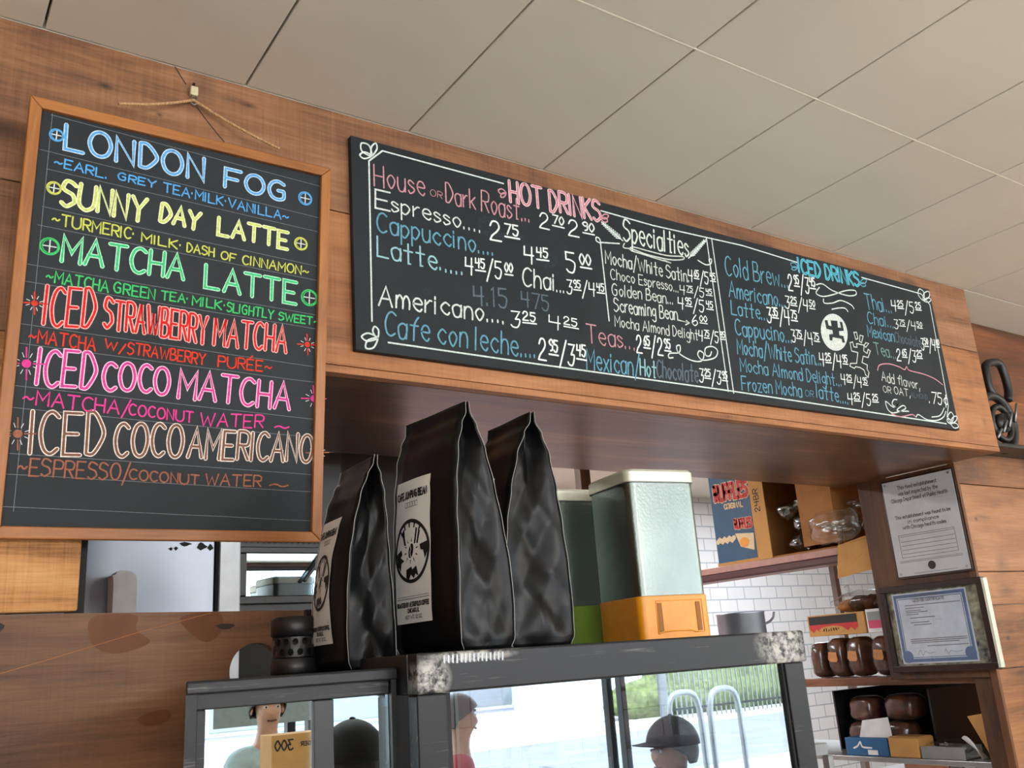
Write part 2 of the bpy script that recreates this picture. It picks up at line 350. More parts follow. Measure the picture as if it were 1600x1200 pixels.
        if not closed: row(Q[-1] + d1 * h * .8, d1, h * .45)
        n = len(vs) // 2
        return s.add([mapf(v.x, v.y, off) for v in vs], [(2 * i + 1, 2 * i + 3, 2 * i + 2, 2 * i) for i in range(n - 1)])
    def build(s, name, mat, parent=None, bevel=0.0, seg=2):
        me = bpy.data.meshes.new(name); me.from_pydata(s.v, [], s.f)
        me.polygons.foreach_set('use_smooth', s.smooth)
        at = me.attributes.new('tint', 'FLOAT', 'FACE')
        at.data.foreach_set('value', s.t)
        me.update()
        o = bpy.data.objects.new(name, me); col.objects.link(o); me.materials.append(mat)
        if bevel:
            md = o.modifiers.new('bevel', 'BEVEL'); md.width = bevel; md.segments = seg; md.limit_method = 'ANGLE'; md.angle_limit = R_(40)
        if parent: o.parent = parent
        return o
def tag(o, label=None, cat=None, group=None, kind=None):
    if label: o['label'] = label
    if cat: o['category'] = cat
    if group: o['group'] = group
    if kind: o['kind'] = kind
    return o
def empty(name, loc, label, cat, group=None, rot=(0, 0, 0)):
    o = bpy.data.objects.new(name, None); col.objects.link(o); o.location = loc; o.rotation_euler = rot; o.empty_display_size = .05
    return tag(o, label, cat, group)
def struct(o): o['kind'] = 'structure'; return o
def smooth_pts(P, k=6):
    out = []; n = len(P); cl = (P[0] == P[-1])
    for i in range(n - 1):
        p0 = P[i - 1] if i else (P[-2] if cl else P[0]); p1, p2 = P[i], P[i + 1]; p3 = P[i + 2] if i + 2 < n else (P[1] if cl else P[-1])
        for j in range(k):
            t = j / k
            out.append(tuple(.5 * (2 * b + (c - a) * t + (2 * a - 5 * b + 4 * c - d) * t * t + (3 * b - a - 3 * c + d) * t ** 3) for a, b, c, d in zip(p0, p1, p2, p3)))
    out.append(P[-1]); return out

# ------------------------------------------------------------------ single-stroke hand lettering
GL = {
 'A': (6, '00 38 60;13 53'), 'B': (5, '00 08;~08 38 47 46 34 04;~04 34 53 51 30 00'), 'C': (5, '~57 38 17 04 11 30 51'), 'D': (5, '00 08;~08 28 46 54 42 20 00'),
 'E': (5, '58 08 00 50;04 44'), 'F': (5, '58 08 00;04 44'), 'G': (6, '~57 38 17 04 11 30 51 54;54 34'), 'H': (5, '00 08;50 58;04 54'), 'I': (1, '00 08'),
 'J': (4, '48 42;~42 31 20 01'), 'K': (5, '00 08;58 04;14 50'), 'L': (5, '08 00 50'), 'M': (6, '00 08 33 68 60'), 'N': (5, '00 08 50 58'), 'O': (6, '~38 17 04 11 30 51 64 57 38'),
 'P': (5, '00 08;~08 38 57 55 44 04'), 'R': (5, '00 08;~08 38 57 55 44 04;24 50'), 'S': (5, '~57 38 18 06 15 44 52 41 20 01'), 'T': (6, '08 68;38 30'),
 'U': (6, '~08 02 20 40 62 68'), 'V': (6, '08 30 68'), 'W': (8, '08 20 46 60 88'), 'X': (5, '08 50;00 58'), 'Y': (6, '08 34 68;34 30'), 'Z': (5, '08 58 00 50'),
 'a': (4, '~44 25 04 02 10 30 42 44;45 40'), 'b': (4, '08 00;~03 15 35 43 31 10 01'), 'c': (4, '~44 25 03 11 30 41'), 'd': (4, '~43 25 04 02 10 30 42 43;48 40'), 'e': (4, '~03 43 35 15 03 11 30 41'),
 'f': (4, '~48 37 25 22 20;05 45'), 'g': (4, '~44 25 03 11 31 43;~45 42 4b 2c 0b'), 'h': (4, '08 00;~03 15 35 43 40'), 'i': (1, '05 00;07 06'), 'k': (4, '08 00;45 02;13 40'),
 'l': (1, '08 00'), 'm': (6, '05 00;~03 15 25 33 30;~33 45 55 63 60'), 'n': (4, '05 00;~03 15 35 43 40'), 'o': (4, '~25 03 20 43 25'), 'p': (4, '05 0c;~04 25 43 20 01'),
 'r': (3, '05 00;~03 14 25 35'), 's': (3, '~34 15 04 13 32 31 10 01'), 't': (4, '28 20 30;05 45'), 'u': (4, '~05 02 10 30 42;45 40'), 'v': (4, '05 20 45'), 'w': (6, '05 10 34 50 65'),
 'x': (4, '05 40;00 45'), 'y': (4, '05 21;45 1c'), 'z': (4, '05 45 00 40'),
 '0': (4, '~28 05 03 20 43 45 28'), '1': (2, '07 18 10'), '2': (5, '~06 18 38 46 34 12 00;00 50'), '3': (4, '08 48 24;~24 44 42 30 10 01'), '4': (5, '08 04 54;48 40'), '5': (5, '48 08 05;~05 25 44 42 30 10 01'),
 '6': (4, '~38 15 02 20 42 34 13 02'), '7': (5, '08 58 20'), '8': (4, '~28 17 25 42 20 02 25 47 28'), '9': (4, '~45 24 06 28 47 45 41 20'),
 '.': (1, '00 01'), ',': (1, '11 0b'), '/': (4, '0b 49'), '~': (5, '~03 14 24 33 43 54'), '·': (1, '04 05'), "'": (1, '08 06'), '-': (3, '04 34'), '(': (2, '~29 14 2b'), ')': (2, '~09 14 0b'),
 '¢': (4, '~44 25 03 11 30 41;27 2b'), 'É': (5, '58 08 00 50;04 44;29 4B'), ':': (1, '00 01;04 05'), '_': (4, '00 40')}
HX = {c: i for i, c in enumerate('0123456789')}; HX.update({'a': -1, 'b': -2, 'c': -3, 'A': 10, 'B': 11})
def strokes(txt, rnd=None, gap=1.7):
    """list of polylines in font units (cap height 8) and the total advance; ^ starts a raised underlined pair of digits"""
    out = []; x = 0; i = 0; sup = 0
    while i < len(txt):
        c = txt[i]; i += 1
        if c == ' ': x += 3; continue
        if c == '^': sup = 2; x0s = x; continue
        k, dy = (.55, 3.9) if sup else (1, 0)
        wd, st = GL[c]
        jx, jy = (rnd.uniform(-.15, .15), rnd.uniform(-.25, .25)) if rnd else (0, 0)
        for pl in st.split(';'):
            sm = pl.startswith('~'); P = [(HX[q[0]], HX[q[1]]) for q in pl.strip('~').split()]
            if sm: P = smooth_pts(P, 5)
            out.append([(x + k * (p[0] + jx), dy + k * (p[1] + jy)) for p in P])
        x += k * wd + gap * (k if sup else 1)
        if sup:
            sup -= 1
            if not sup: out.append([(x0s, 2.6), (x - .6, 2.6)]); x += .5
    return out, max(x - gap, .5)
def lay(txt, fr, rnd=None):
    """strokes placed in a 2D frame: fr = base-left, base-right, top-left"""
    S, W_ = strokes(txt, rnd); bl = Vector(fr[0:2]); ux = (Vector(fr[2:4]) - bl) / W_; uy = (Vector(fr[4:6]) - bl) / 8
    uy = Vector((uy.x * .6, uy.y))
    return [[tuple(bl + ux * p[0] + uy * p[1]) for p in pl] for pl in S]

# lettering tables: text, frame on the board (metres), chalk
LT = [('LONDON',(0.153,0.5322,0.3417,0.5294,0.1516,0.5686),'B'),('FOG',(0.3739,0.5284,0.4704,0.5276,0.3741,0.5584),'B'),('~EARL.',(0.1417,0.5045,0.2096,0.5019,0.142,0.5174),'b'),('GREY',(0.2237,0.5043,0.2752,0.5034,0.2244,0.5151),'b'),('TEA·MILK·VANILLA~',(0.2859,0.5002,0.475,0.4951,0.2857,0.5143),'b'),('SUNNY',(0.154,0.451,0.2637,0.4487,0.1565,0.4871),'Y'),('DAY',(0.2842,0.4543,0.3394,0.4519,0.287,0.4816),'Y'),('LATTE',(0.368,0.451,0.4748,0.449,0.3682,0.4785),'Y'),('~TURMERIC·',(0.1457,0.4204,0.2511,0.419,0.1457,0.4366),'y'),('MILK·',(0.2613,0.4188,0.3167,0.4162,0.261,0.4317),'y'),('DASH',(0.3243,0.416,0.3634,0.4145,0.3242,0.4293),'y'),('OF',(0.3736,0.4137,0.3956,0.4127,0.375,0.4258),'y'),('CINNAMON~',(0.4061,0.4119,0.5101,0.4112,0.4068,0.4258),'y'),('MATCHA',(0.1616,0.3701,0.3222,0.3721,0.1628,0.4065),'G'),('LATTE',(0.3533,0.3659,0.4916,0.3625,0.3531,0.4008),'G'),('~MATCHA',(0.1449,0.3397,0.2226,0.336,0.1457,0.3556),'g'),('GREEN',(0.2295,0.3378,0.284,0.336,0.2298,0.3529),'g'),('TEA·',(0.2927,0.338,0.3302,0.3375,0.2928,0.3508),'g'),('MILK·',(0.3363,0.3369,0.3838,0.3354,0.3365,0.3503),'g'),('SLIGHTLY',(0.3864,0.3348,0.4568,0.3331,0.3873,0.3486),'g'),('SWEET~',(0.4652,0.3333,0.529,0.3333,0.4658,0.3453),'g'),('ICED',(0.1467,0.2793,0.2085,0.2837,0.148,0.3327),'R'),('STRAWBERRY',(0.2207,0.2855,0.3592,0.2816,0.2205,0.327),'R'),('MATCHA',(0.3701,0.2818,0.4779,0.2825,0.3718,0.3225),'R'),('~MATCHA',(0.1309,0.2542,0.2121,0.2522,0.1314,0.2718),'r'),('W/',(0.2239,0.2585,0.2501,0.2527,0.2245,0.2704),'r'),('STRAWBERRY',(0.2535,0.2532,0.3587,0.2501,0.2541,0.2695),'r'),('PURÉE~',(0.3778,0.2505,0.4566,0.2505,0.3777,0.2663),'r'),('ICED',(0.1445,0.1974,0.2146,0.1999,0.1461,0.2457),'P'),('COCO',(0.2254,0.2001,0.3117,0.2023,0.224,0.238),'P'),('MATCHA',(0.3245,0.1995,0.4859,0.1954,0.3272,0.2395),'P'),('~MATCHA/',(0.1308,0.1718,0.2614,0.1678,0.1318,0.1904),'p'),('COCONUT',(0.261,0.1692,0.3466,0.1647,0.2611,0.1842),'p'),('WATER',(0.3564,0.1606,0.4474,0.1654,0.3575,0.1793),'p'),('~',(0.4648,0.1623,0.4864,0.1627,0.4646,0.1775),'p'),('ICED',(0.1451,0.1085,0.2316,0.112,0.1435,0.1637),'N'),('COCO',(0.2465,0.1121,0.3343,0.114,0.2461,0.157),'N'),('AMERICANO',(0.3425,0.1152,0.5239,0.1192,0.345,0.156),'N'),('~ESPRESSO/',(0.1328,0.0799,0.267,0.0792,0.1333,0.1019),'n'),('COCONUT',(0.2671,0.0813,0.3593,0.0776,0.267,0.095),'n'),('WATER',(0.3682,0.078,0.4477,0.0792,0.3689,0.0939),'n'),('~',(0.46,0.075,0.4878,0.0746,0.4597,0.0923),'n')]
LO = [('b',0.1413,0.5501,0.0086),('b',0.5012,0.539,0.0106),('y',0.1442,0.4724,0.0087),('y',0.4965,0.4618,0.01),('g',0.1456,0.3886,0.0115),('g',0.5129,0.376,0.0126),('r',0.1341,0.307,0.0153),('r',0.512,0.3006,0.0164),('p',0.1314,0.2247,0.0215),('p',0.5249,0.2171,0.0201),('n',0.1293,0.1324,0.0208),('n',0.5331,0.1345,0.0182)]
LG = [(0.1317,0.5783,0.5322,0.5652),(0.1227,0.5242,0.5282,0.5112),(0.1328,0.4982,0.5306,0.4872),(0.132,0.443,0.5285,0.4295),(0.129,0.416,0.5274,0.4061),(0.1208,0.3595,0.5289,0.3497),(0.1202,0.3354,0.5313,0.3274),(0.1202,0.277,0.533,0.2668),(0.1187,0.2506,0.5336,0.2423),(0.1185,0.1947,0.5387,0.1848),(0.119,0.1659,0.5395,0.1565),(0.1224,0.107,0.541,0.1006),(0.1163,0.0807,0.5348,0.0749),(0.1175,0.0402,0.5309,0.0321),(0.1337,0.5871,0.1329,0.034),(0.5269,0.5729,0.5334,0.0252)]
WT = [('House',(0.6513,2.3149,0.7506,2.3174,0.6518,2.3571),'k'),('OR',(0.7629,2.3221,0.7874,2.3211,0.7646,2.3354),'k'),('Dark',(0.7953,2.3161,0.8591,2.3147,0.7963,2.356),'k'),('Roast...',(0.8721,2.3148,0.9838,2.3161,0.8759,2.3591),'k'),('E',(0.6519,2.2701,0.6801,2.2703,0.6536,2.3063),'w'),('spresso....',(0.6834,2.2711,0.8683,2.2699,0.6844,2.3025),'w'),('Cappuccino....',(0.6539,2.2265,0.8938,2.2271,0.6556,2.2638),'c'),('Latte.....',(0.6532,2.1796,0.825,2.1751,0.6543,2.217),'d'),('Americano....',(0.6531,2.0895,0.9071,2.0943,0.6564,2.1258),'w'),('Cafe con leche....',(0.6622,2.037,0.9722,2.0355,0.6683,2.0803),'c'),('2^75',(0.8868,2.259,0.9516,2.2619,0.8904,2.2979),'$'),('2^70',(1.0053,2.3107,1.0628,2.3113,1.0113,2.3437),'$'),('2^90',(1.0773,2.3096,1.1397,2.3119,1.0831,2.3443),'$'),('4^45',(0.9621,2.2255,1.0178,2.2301,0.9672,2.2615),'$'),('5^00',(1.0645,2.2281,1.1245,2.2309,1.0657,2.2706),'$'),('4^45/5^00',(0.8287,2.1784,0.9306,2.1842,0.8326,2.2124),'$'),('Chai',(0.9541,2.1774,1.0291,2.1811,0.9593,2.2156),'w'),('...3^95/4^45',(1.0341,2.1791,1.1529,2.1868,1.0387,2.2081),'$'),('4.15',(0.8429,2.1219,0.9179,2.1281,0.8453,2.159),'h'),('475',(0.9485,2.134,1.0127,2.1364,0.9511,2.1649),'h'),('3^25',(0.9205,2.0914,0.9756,2.0945,0.9249,2.1225),'$'),('4^25',(1.0073,2.1008,1.0754,2.1004,1.0124,2.1288),'$'),('2^95/3^45',(0.978,2.035,1.0877,2.0333,0.9862,2.0765),'$'),('Teas...',(1.0964,2.0844,1.2216,2.0844,1.0996,2.123),'k'),('2^65/2^95',(1.2243,2.0808,1.3168,2.0828,1.2303,2.1174),'$'),('Mexican/',(1.091,2.0298,1.2254,2.0304,1.0978,2.0713),'c'),('Hot',(1.2271,2.0335,1.2689,2.0318,1.233,2.0685),'d'),('Chocolate',(1.2715,2.0332,1.3877,2.0352,1.2794,2.0706),'h'),('3^25/3^95',(1.3921,2.0375,1.4745,2.0383,1.3997,2.0667),'$'),('Specialties',(1.2222,2.3254,1.4085,2.3269,1.2313,2.3758),'s'),('Mocha/White Satin.',(1.1666,2.2655,1.4005,2.2638,1.1702,2.2947),'v'),('4^65/5^45',(1.3984,2.2666,1.481,2.2711,1.4057,2.295),'$'),('Choco Espresso...',(1.1759,2.2321,1.3644,2.2344,1.1788,2.2553),'v'),('4^75/5^45',(1.3674,2.2314,1.4641,2.2365,1.3734,2.253),'$'),('Golden Bean...',(1.1745,2.1968,1.3441,2.2036,1.1791,2.2226),'v'),('4^95/5^45',(1.3567,2.1963,1.4609,2.2009,1.3636,2.2237),'$'),('Screaming Bean',(1.1759,2.1619,1.3507,2.1683,1.1796,2.1909),'v'),('6^00',(1.3927,2.1637,1.4358,2.1654,1.398,2.1888),'$'),('Mocha Almond Delight',(1.1739,2.1294,1.4043,2.1312,1.1769,2.1525),'v'),('4^75/5^95',(1.4056,2.1299,1.4851,2.1357,1.4125,2.1549),'$'),('Cold Brew...',(1.5209,2.3046,1.7336,2.3077,1.5285,2.3529),'c'),('2^95/3^45',(1.7325,2.3033,1.8319,2.3104,1.7419,2.3443),'$'),('Americano...',(1.5213,2.2508,1.7099,2.2549,1.5304,2.2902),'c'),('3^25/4^50',(1.7097,2.254,1.816,2.2582,1.7196,2.285),'$'),('Latte...',(1.5203,2.2098,1.6405,2.2111,1.5267,2.2434),'c'),('3^35/4^75',(1.6373,2.209,1.7425,2.2141,1.6452,2.2457),'$'),('Cappucino...',(1.5249,2.1608,1.7141,2.1668,1.5296,2.1983),'c'),('3^75/4^75',(1.714,2.1713,1.8134,2.1741,1.718,2.2014),'$'),('Mocha/White Satin...',(1.5214,2.1158,1.8066,2.1225,1.5283,2.1511),'c'),('4^25/4^95',(1.8021,2.1212,1.9069,2.1284,1.8103,2.154),'$'),('Mocha Almond Delight...',(1.5239,2.076,1.8717,2.0784,1.5273,2.1066),'c'),('4^25/4^95',(1.8718,2.0838,1.9716,2.0837,1.8789,2.1104),'$'),('Frozen Mocha',(1.5193,2.0321,1.717,2.0367,1.5242,2.0643),'c'),('OR',(1.7294,2.0404,1.7583,2.0401,1.733,2.0554),'c'),('latte....',(1.7702,2.0405,1.885,2.0352,1.7782,2.0731),'c'),('4^25/5^25',(1.8838,2.0355,2.0024,2.0428,1.8915,2.0639),'$'),('Thai...',(2.0295,2.3044,2.1385,2.3088,2.0298,2.3463),'c'),('4^25/5^25',(2.1399,2.3136,2.2743,2.3277,2.1481,2.3453),'$'),('Chai...',(2.0246,2.263,2.1337,2.2651,2.0302,2.295),'c'),('3^75/4^50',(2.1361,2.266,2.2611,2.2758,2.1438,2.2911),'$'),('Mexican',(2.014,2.2258,2.124,2.2264,2.0196,2.2574),'c'),('Chocolate',(2.1277,2.2269,2.2414,2.2271,2.1335,2.255),'h'),('3^50/4^00',(2.2415,2.2206,2.3249,2.2279,2.2507,2.2531),'$'),('Tea...',(2.0309,2.1796,2.118,2.1791,2.03,2.2112),'t'),('2^65/3^25',(2.1189,2.1752,2.2311,2.1842,2.13,2.2068),'$'),('Add flavor,',(2.0365,2.1113,2.1952,2.1057,2.042,2.1367),'v'),('OR',(2.0345,2.0818,2.066,2.0807,2.0374,2.0984),'w'),('OAT,',(2.0801,2.0822,2.1455,2.0801,2.0838,2.1013),'$'),('ALMOND',(2.1489,2.0796,2.221,2.0802,2.1532,2.0933),'h'),('.75¢',(2.2255,2.0717,2.3103,2.0754,2.2397,2.1032),'$'),('ICED DRINKS',(1.7825,2.3591,2.0186,2.3618,1.7871,2.3972),'C'),('HOT DRINKS',(0.9403,2.3513,1.1659,2.3577,0.9409,2.3975),'K')]
WL = [('l',0,[(0.9268,2.3867),(0.669,2.3879),(0.6421,2.3605),(0.6399,2.0589)]),('l',0,[(0.6689,2.0254),(0.977,2.0249),(1.4869,2.0265),(2.2848,2.0211)]),('l',0,[(1.1682,2.3838),(1.3114,2.3814),(1.5908,2.3907),(1.782,2.3844)]),('l',0,[(2.0334,2.3907),(2.2927,2.3887),(2.3248,2.3623),(2.3119,2.0733),(2.2941,2.0399)]),('l',0,[(1.4737,2.385),(1.4751,2.0245)]),('l',0,[(1.4905,2.3885),(1.4913,2.0224)]),('l',0,[(1.1581,2.3133),(1.1596,2.1382)]),('l',0,[(1.1577,2.3094),(1.2096,2.3173)]),('l',1,[(1.1583,2.3076),(1.1476,2.3111),(1.1485,2.319),(1.156,2.3178),(1.1593,2.3078)]),('l',1,[(1.4364,2.3233),(1.4591,2.3173),(1.4759,2.3226),(1.4806,2.3339),(1.4723,2.3323),(1.4739,2.3201),(1.4728,2.3055)]),('v',0,[(1.3524,2.1693),(1.3844,2.1679),(1.3761,2.1721)]),('v',0,[(1.3844,2.1679),(1.3724,2.1615)]),('l',1,[(0.6473,2.3719),(0.6429,2.3915),(0.6284,2.3919),(0.629,2.3764),(0.6473,2.3719)]),('l',1,[(0.6473,2.3719),(0.658,2.3881),(0.6562,2.3997),(0.6473,2.3889),(0.6473,2.3719)]),('l',1,[(0.6473,2.3719),(0.6343,2.376),(0.6247,2.3675),(0.6331,2.3626),(0.6473,2.3719)]),('l',1,[(0.6491,2.0306),(0.6309,2.0235),(0.6277,2.01),(0.6416,2.0129),(0.6491,2.0306)]),('l',1,[(0.6491,2.0306),(0.6327,2.0368),(0.6205,2.0291),(0.631,2.0226),(0.6491,2.0306)]),('l',1,[(0.6491,2.0306),(0.6516,2.0444),(0.6444,2.0503),(0.641,2.0404),(0.6491,2.0306)]),('l',1,[(2.2981,2.3701),(2.3084,2.3954),(2.2897,2.4028),(2.2779,2.3841),(2.2981,2.3701)]),('l',1,[(2.2981,2.3701),(2.3304,2.3872),(2.3321,2.4027),(2.3065,2.392),(2.2981,2.3701)]),('l',1,[(2.2981,2.3701),(2.3195,2.3685),(2.3357,2.3788),(2.3217,2.3821),(2.2981,2.3701)]),('l',1,[(2.3056,2.0229),(2.3339,2.0336),(2.3406,2.0463),(2.3191,2.0402),(2.3056,2.0229)]),('l',1,[(2.3056,2.0229),(2.3262,2.0437),(2.3171,2.0556),(2.2988,2.0413),(2.3056,2.0229)]),('l',1,[(2.3056,2.0229),(2.3178,2.0125),(2.3376,2.0166),(2.3317,2.0258),(2.3056,2.0229)]),('l',1,[(2.3056,2.0229),(2.3071,2.0339),(2.2949,2.0355),(2.2912,2.0271),(2.3056,2.0229)]),('k',1,[(0.9311,2.3678),(0.9229,2.374),(0.9138,2.3691),(0.9186,2.3632),(0.9311,2.3678)]),('k',1,[(0.9311,2.3678),(0.9209,2.3632),(0.9186,2.3558),(0.9263,2.358),(0.9311,2.3678)]),('k',1,[(1.1661,2.3666),(1.1803,2.368),(1.1876,2.3772),(1.1775,2.3778),(1.1661,2.3666)]),('k',1,[(1.1661,2.3666),(1.1732,2.3589),(1.1835,2.3628),(1.1799,2.3697),(1.1661,2.3666)]),('c',1,[(1.7797,2.3708),(1.7722,2.3811),(1.7572,2.3774),(1.7602,2.3684),(1.7797,2.3708)]),('c',1,[(1.7797,2.3708),(1.7651,2.37),(1.7567,2.3621),(1.7667,2.3611),(1.7797,2.3708)]),('c',1,[(2.0215,2.3724),(2.043,2.3762),(2.053,2.3872),(2.0376,2.3863),(2.0215,2.3724)]),('c',1,[(2.0215,2.3724),(2.0307,2.365),(2.0445,2.3695),(2.04,2.3763),(2.0215,2.3724)]),('l',0,[(1.22,2.3261),(1.1667,2.3576)]),('l',0,[(1.2146,2.3293),(1.2119,2.3394)]),('l',0,[(1.2146,2.3293),(1.2014,2.3286)]),('l',0,[(1.2095,2.3323),(1.2069,2.3419)]),('l',0,[(1.2095,2.3323),(1.197,2.3316)]),('l',0,[(1.2045,2.3353),(1.202,2.3444)]),('l',0,[(1.2045,2.3353),(1.1927,2.3346)]),('l',0,[(1.1994,2.3383),(1.1971,2.3469)]),('l',0,[(1.1994,2.3383),(1.1883,2.3376)]),('l',0,[(1.1944,2.3412),(1.1922,2.3494)]),('l',0,[(1.1944,2.3412),(1.1839,2.3406)]),('l',0,[(1.1893,2.3442),(1.1873,2.3518)]),('l',0,[(1.1893,2.3442),(1.1796,2.3436)]),('l',0,[(1.1843,2.3472),(1.1824,2.3543)]),('l',0,[(1.1843,2.3472),(1.1752,2.3466)]),('l',0,[(1.1793,2.3501),(1.1775,2.3567)]),('l',0,[(1.1793,2.3501),(1.1709,2.3496)]),('l',0,[(1.1743,2.3531),(1.1727,2.3592)]),('l',0,[(1.1743,2.3531),(1.1665,2.3526)]),('l',0,[(1.4078,2.3227),(1.4701,2.38)]),('l',0,[(1.4139,2.3283),(1.4293,2.3346)]),('l',0,[(1.4139,2.3283),(1.4191,2.3409)]),('l',0,[(1.4197,2.3336),(1.4344,2.3397)]),('l',0,[(1.4197,2.3336),(1.4246,2.3456)]),('l',0,[(1.4255,2.3389),(1.4395,2.3447)]),('l',0,[(1.4255,2.3389),(1.4302,2.3504)]),('l',0,[(1.4313,2.3443),(1.4446,2.3498)]),('l',0,[(1.4313,2.3443),(1.4358,2.3552)]),('l',0,[(1.4372,2.3497),(1.4498,2.3549)]),('l',0,[(1.4372,2.3497),(1.4414,2.36)]),('l',0,[(1.4431,2.3551),(1.4549,2.3601)]),('l',0,[(1.4431,2.3551),(1.4471,2.3648)]),('l',0,[(1.449,2.3606),(1.4601,2.3652)]),('l',0,[(1.449,2.3606),(1.4528,2.3696)]),('l',0,[(1.455,2.3661),(1.4653,2.3704)]),('l',0,[(1.455,2.3661),(1.4585,2.3745)]),('l',0,[(1.4609,2.3716),(1.4705,2.3756)]),('l',0,[(1.4609,2.3716),(1.4642,2.3794)]),('v',1,[(1.224,2.3211),(1.2203,2.3106),(1.2461,2.3119),(1.2836,2.3075),(1.3472,2.3081),(1.3888,2.3161),(1.39,2.3233),(1.3436,2.3166),(1.2897,2.3167),(1.2469,2.3171),(1.2386,2.3084),(1.2737,2.3056),(1.3511,2.3008),(1.3317,2.3039)]),('l',1,[(1.3238,2.0818),(1.3116,2.0802),(1.3155,2.0901),(1.3429,2.0955),(1.3479,2.1113),(1.3376,2.108),(1.3426,2.0936),(1.3751,2.0826),(1.4053,2.0845),(1.4158,2.1012),(1.4042,2.1073),(1.3974,2.0969),(1.4108,2.0871),(1.4483,2.0976),(1.4592,2.1146),(1.4451,2.1224),(1.4234,2.1157),(1.4206,2.0999),(1.4333,2.0996),(1.4403,2.1101)]),('l',1,[(1.84,2.3358),(1.8667,2.3427),(1.9018,2.3311),(1.9592,2.3275),(1.9946,2.3358),(1.9943,2.3471),(1.9561,2.3405),(1.8989,2.3196),(1.8581,2.3083),(1.8344,2.313),(1.8513,2.3312)]),('l',1,[(1.8596,2.302),(1.86,2.2911),(1.8929,2.2965),(1.9282,2.309),(1.966,2.304),(1.9766,2.2945)]),('l',1,[(1.8851,2.2786),(1.916,2.2871),(1.9393,2.2899),(1.9491,2.2826)]),('k',1,[(2.0266,2.1371),(2.04,2.1531),(2.0799,2.161),(2.1208,2.1585),(2.1438,2.1532),(2.156,2.1627),(2.1653,2.1535),(2.226,2.1507),(2.2753,2.1426),(2.3049,2.1298)]),('l',1,[(2.0856,2.0667),(2.0715,2.0653),(2.0611,2.0535),(2.0731,2.0482),(2.0978,2.0614),(2.0654,2.0454),(2.0416,2.0559),(2.0347,2.0552),(2.0391,2.0365),(2.0607,2.03),(2.1136,2.0456),(2.1057,2.0535),(2.0768,2.0379),(2.1258,2.0402)]),('k',1,[(2.0497,2.0268),(2.0857,2.0224),(2.1226,2.03),(2.141,2.0329),(2.1534,2.0275)]),('l',1,[(2.1534,2.0275),(2.1665,2.0352),(2.199,2.0249),(2.2433,2.0266),(2.2771,2.0384),(2.2944,2.0557)]),('l',1,[(2.2237,2.0337),(2.2633,2.0417),(2.2898,2.0644)]),('e',1,[(0.9713,2.2641),(0.9569,2.2789),(0.9142,2.2734),(0.8766,2.2724),(0.8684,2.2879),(0.8786,2.3006),(0.9013,2.3039)]),('e',1,[(0.9885,2.2358),(1.0094,2.2469),(1.0341,2.2517),(1.0327,2.2372),(1.0118,2.2297)]),('e',1,[(1.0648,2.2704),(1.0588,2.253)]),('e',1,[(0.7421,2.1323),(0.7487,2.1303),(0.7539,2.1343)]),('v',0,[(1.9341,2.1981),(1.9459,2.2015),(1.9464,2.189),(1.9595,2.1894),(1.9597,2.1994),(1.9898,2.1992),(1.984,2.1831),(1.9958,2.1781),(2.0038,2.1901),(2.0115,2.1867),(1.9974,2.1674),(1.9779,2.1684),(1.9684,2.1508),(1.9882,2.1468),(1.9837,2.1354),(1.9893,2.1275),(1.9821,2.1138),(1.9739,2.1193),(1.9709,2.1318),(1.9559,2.1364),(1.9398,2.1366),(1.9333,2.1315),(1.917,2.1351),(1.921,2.1428),(1.9456,2.1458),(1.9589,2.1755),(1.9347,2.1766),(1.9341,2.1981)]),('v',0,[(1.9572,2.2283),(1.9689,2.2305),(1.9696,2.2139),(1.9601,2.2104),(1.9572,2.2283)]),('v',0,[(1.9803,2.2242),(1.9934,2.2238),(1.9814,2.2046),(1.9742,2.2071),(1.9803,2.2242)]),('v',0,[(1.9986,2.2069),(2.0104,2.2064),(1.995,2.1942),(1.9892,2.1969),(1.9986,2.2069)])]
WP = [('disc',[(1.9317,2.2251),(1.9301,2.2173),(1.9273,2.2095),(1.9233,2.2019),(1.9182,2.1947),(1.9122,2.1882),(1.9054,2.1823),(1.8979,2.1774),(1.89,2.1735),(1.8819,2.1707),(1.8737,2.169),(1.8657,2.1686),(1.858,2.1693),(1.8509,2.1712),(1.8444,2.1742),(1.8389,2.1783),(1.8342,2.1833),(1.8307,2.1891),(1.8283,2.1956),(1.8272,2.2027),(1.8273,2.2101),(1.8287,2.2177),(1.8312,2.2254),(1.835,2.2328),(1.8398,2.24),(1.8456,2.2466),(1.8523,2.2525),(1.8596,2.2576),(1.8675,2.2617),(1.8757,2.2648),(1.8839,2.2667),(1.8921,2.2674),(1.9,2.2668),(1.9074,2.265),(1.9141,2.262),(1.9199,2.2579),(1.9247,2.2528),(1.9284,2.2468),(1.9308,2.2401),(1.9319,2.2328)]),('man',[(1.8494,2.2441),(1.86,2.2465),(1.8609,2.2329),(1.872,2.2324),(1.8727,2.2476),(1.8987,2.2502),(1.8966,2.2326),(1.9083,2.2334),(1.9075,2.2498),(1.917,2.2495),(1.9181,2.227),(1.898,2.2233),(1.897,2.2124),(1.9122,2.2124),(1.9141,2.1954),(1.9042,2.194),(1.9023,2.2036),(1.8688,2.2032),(1.8651,2.1938),(1.8552,2.1937),(1.8566,2.2088),(1.8723,2.2119),(1.8723,2.2217),(1.8501,2.2223)])]

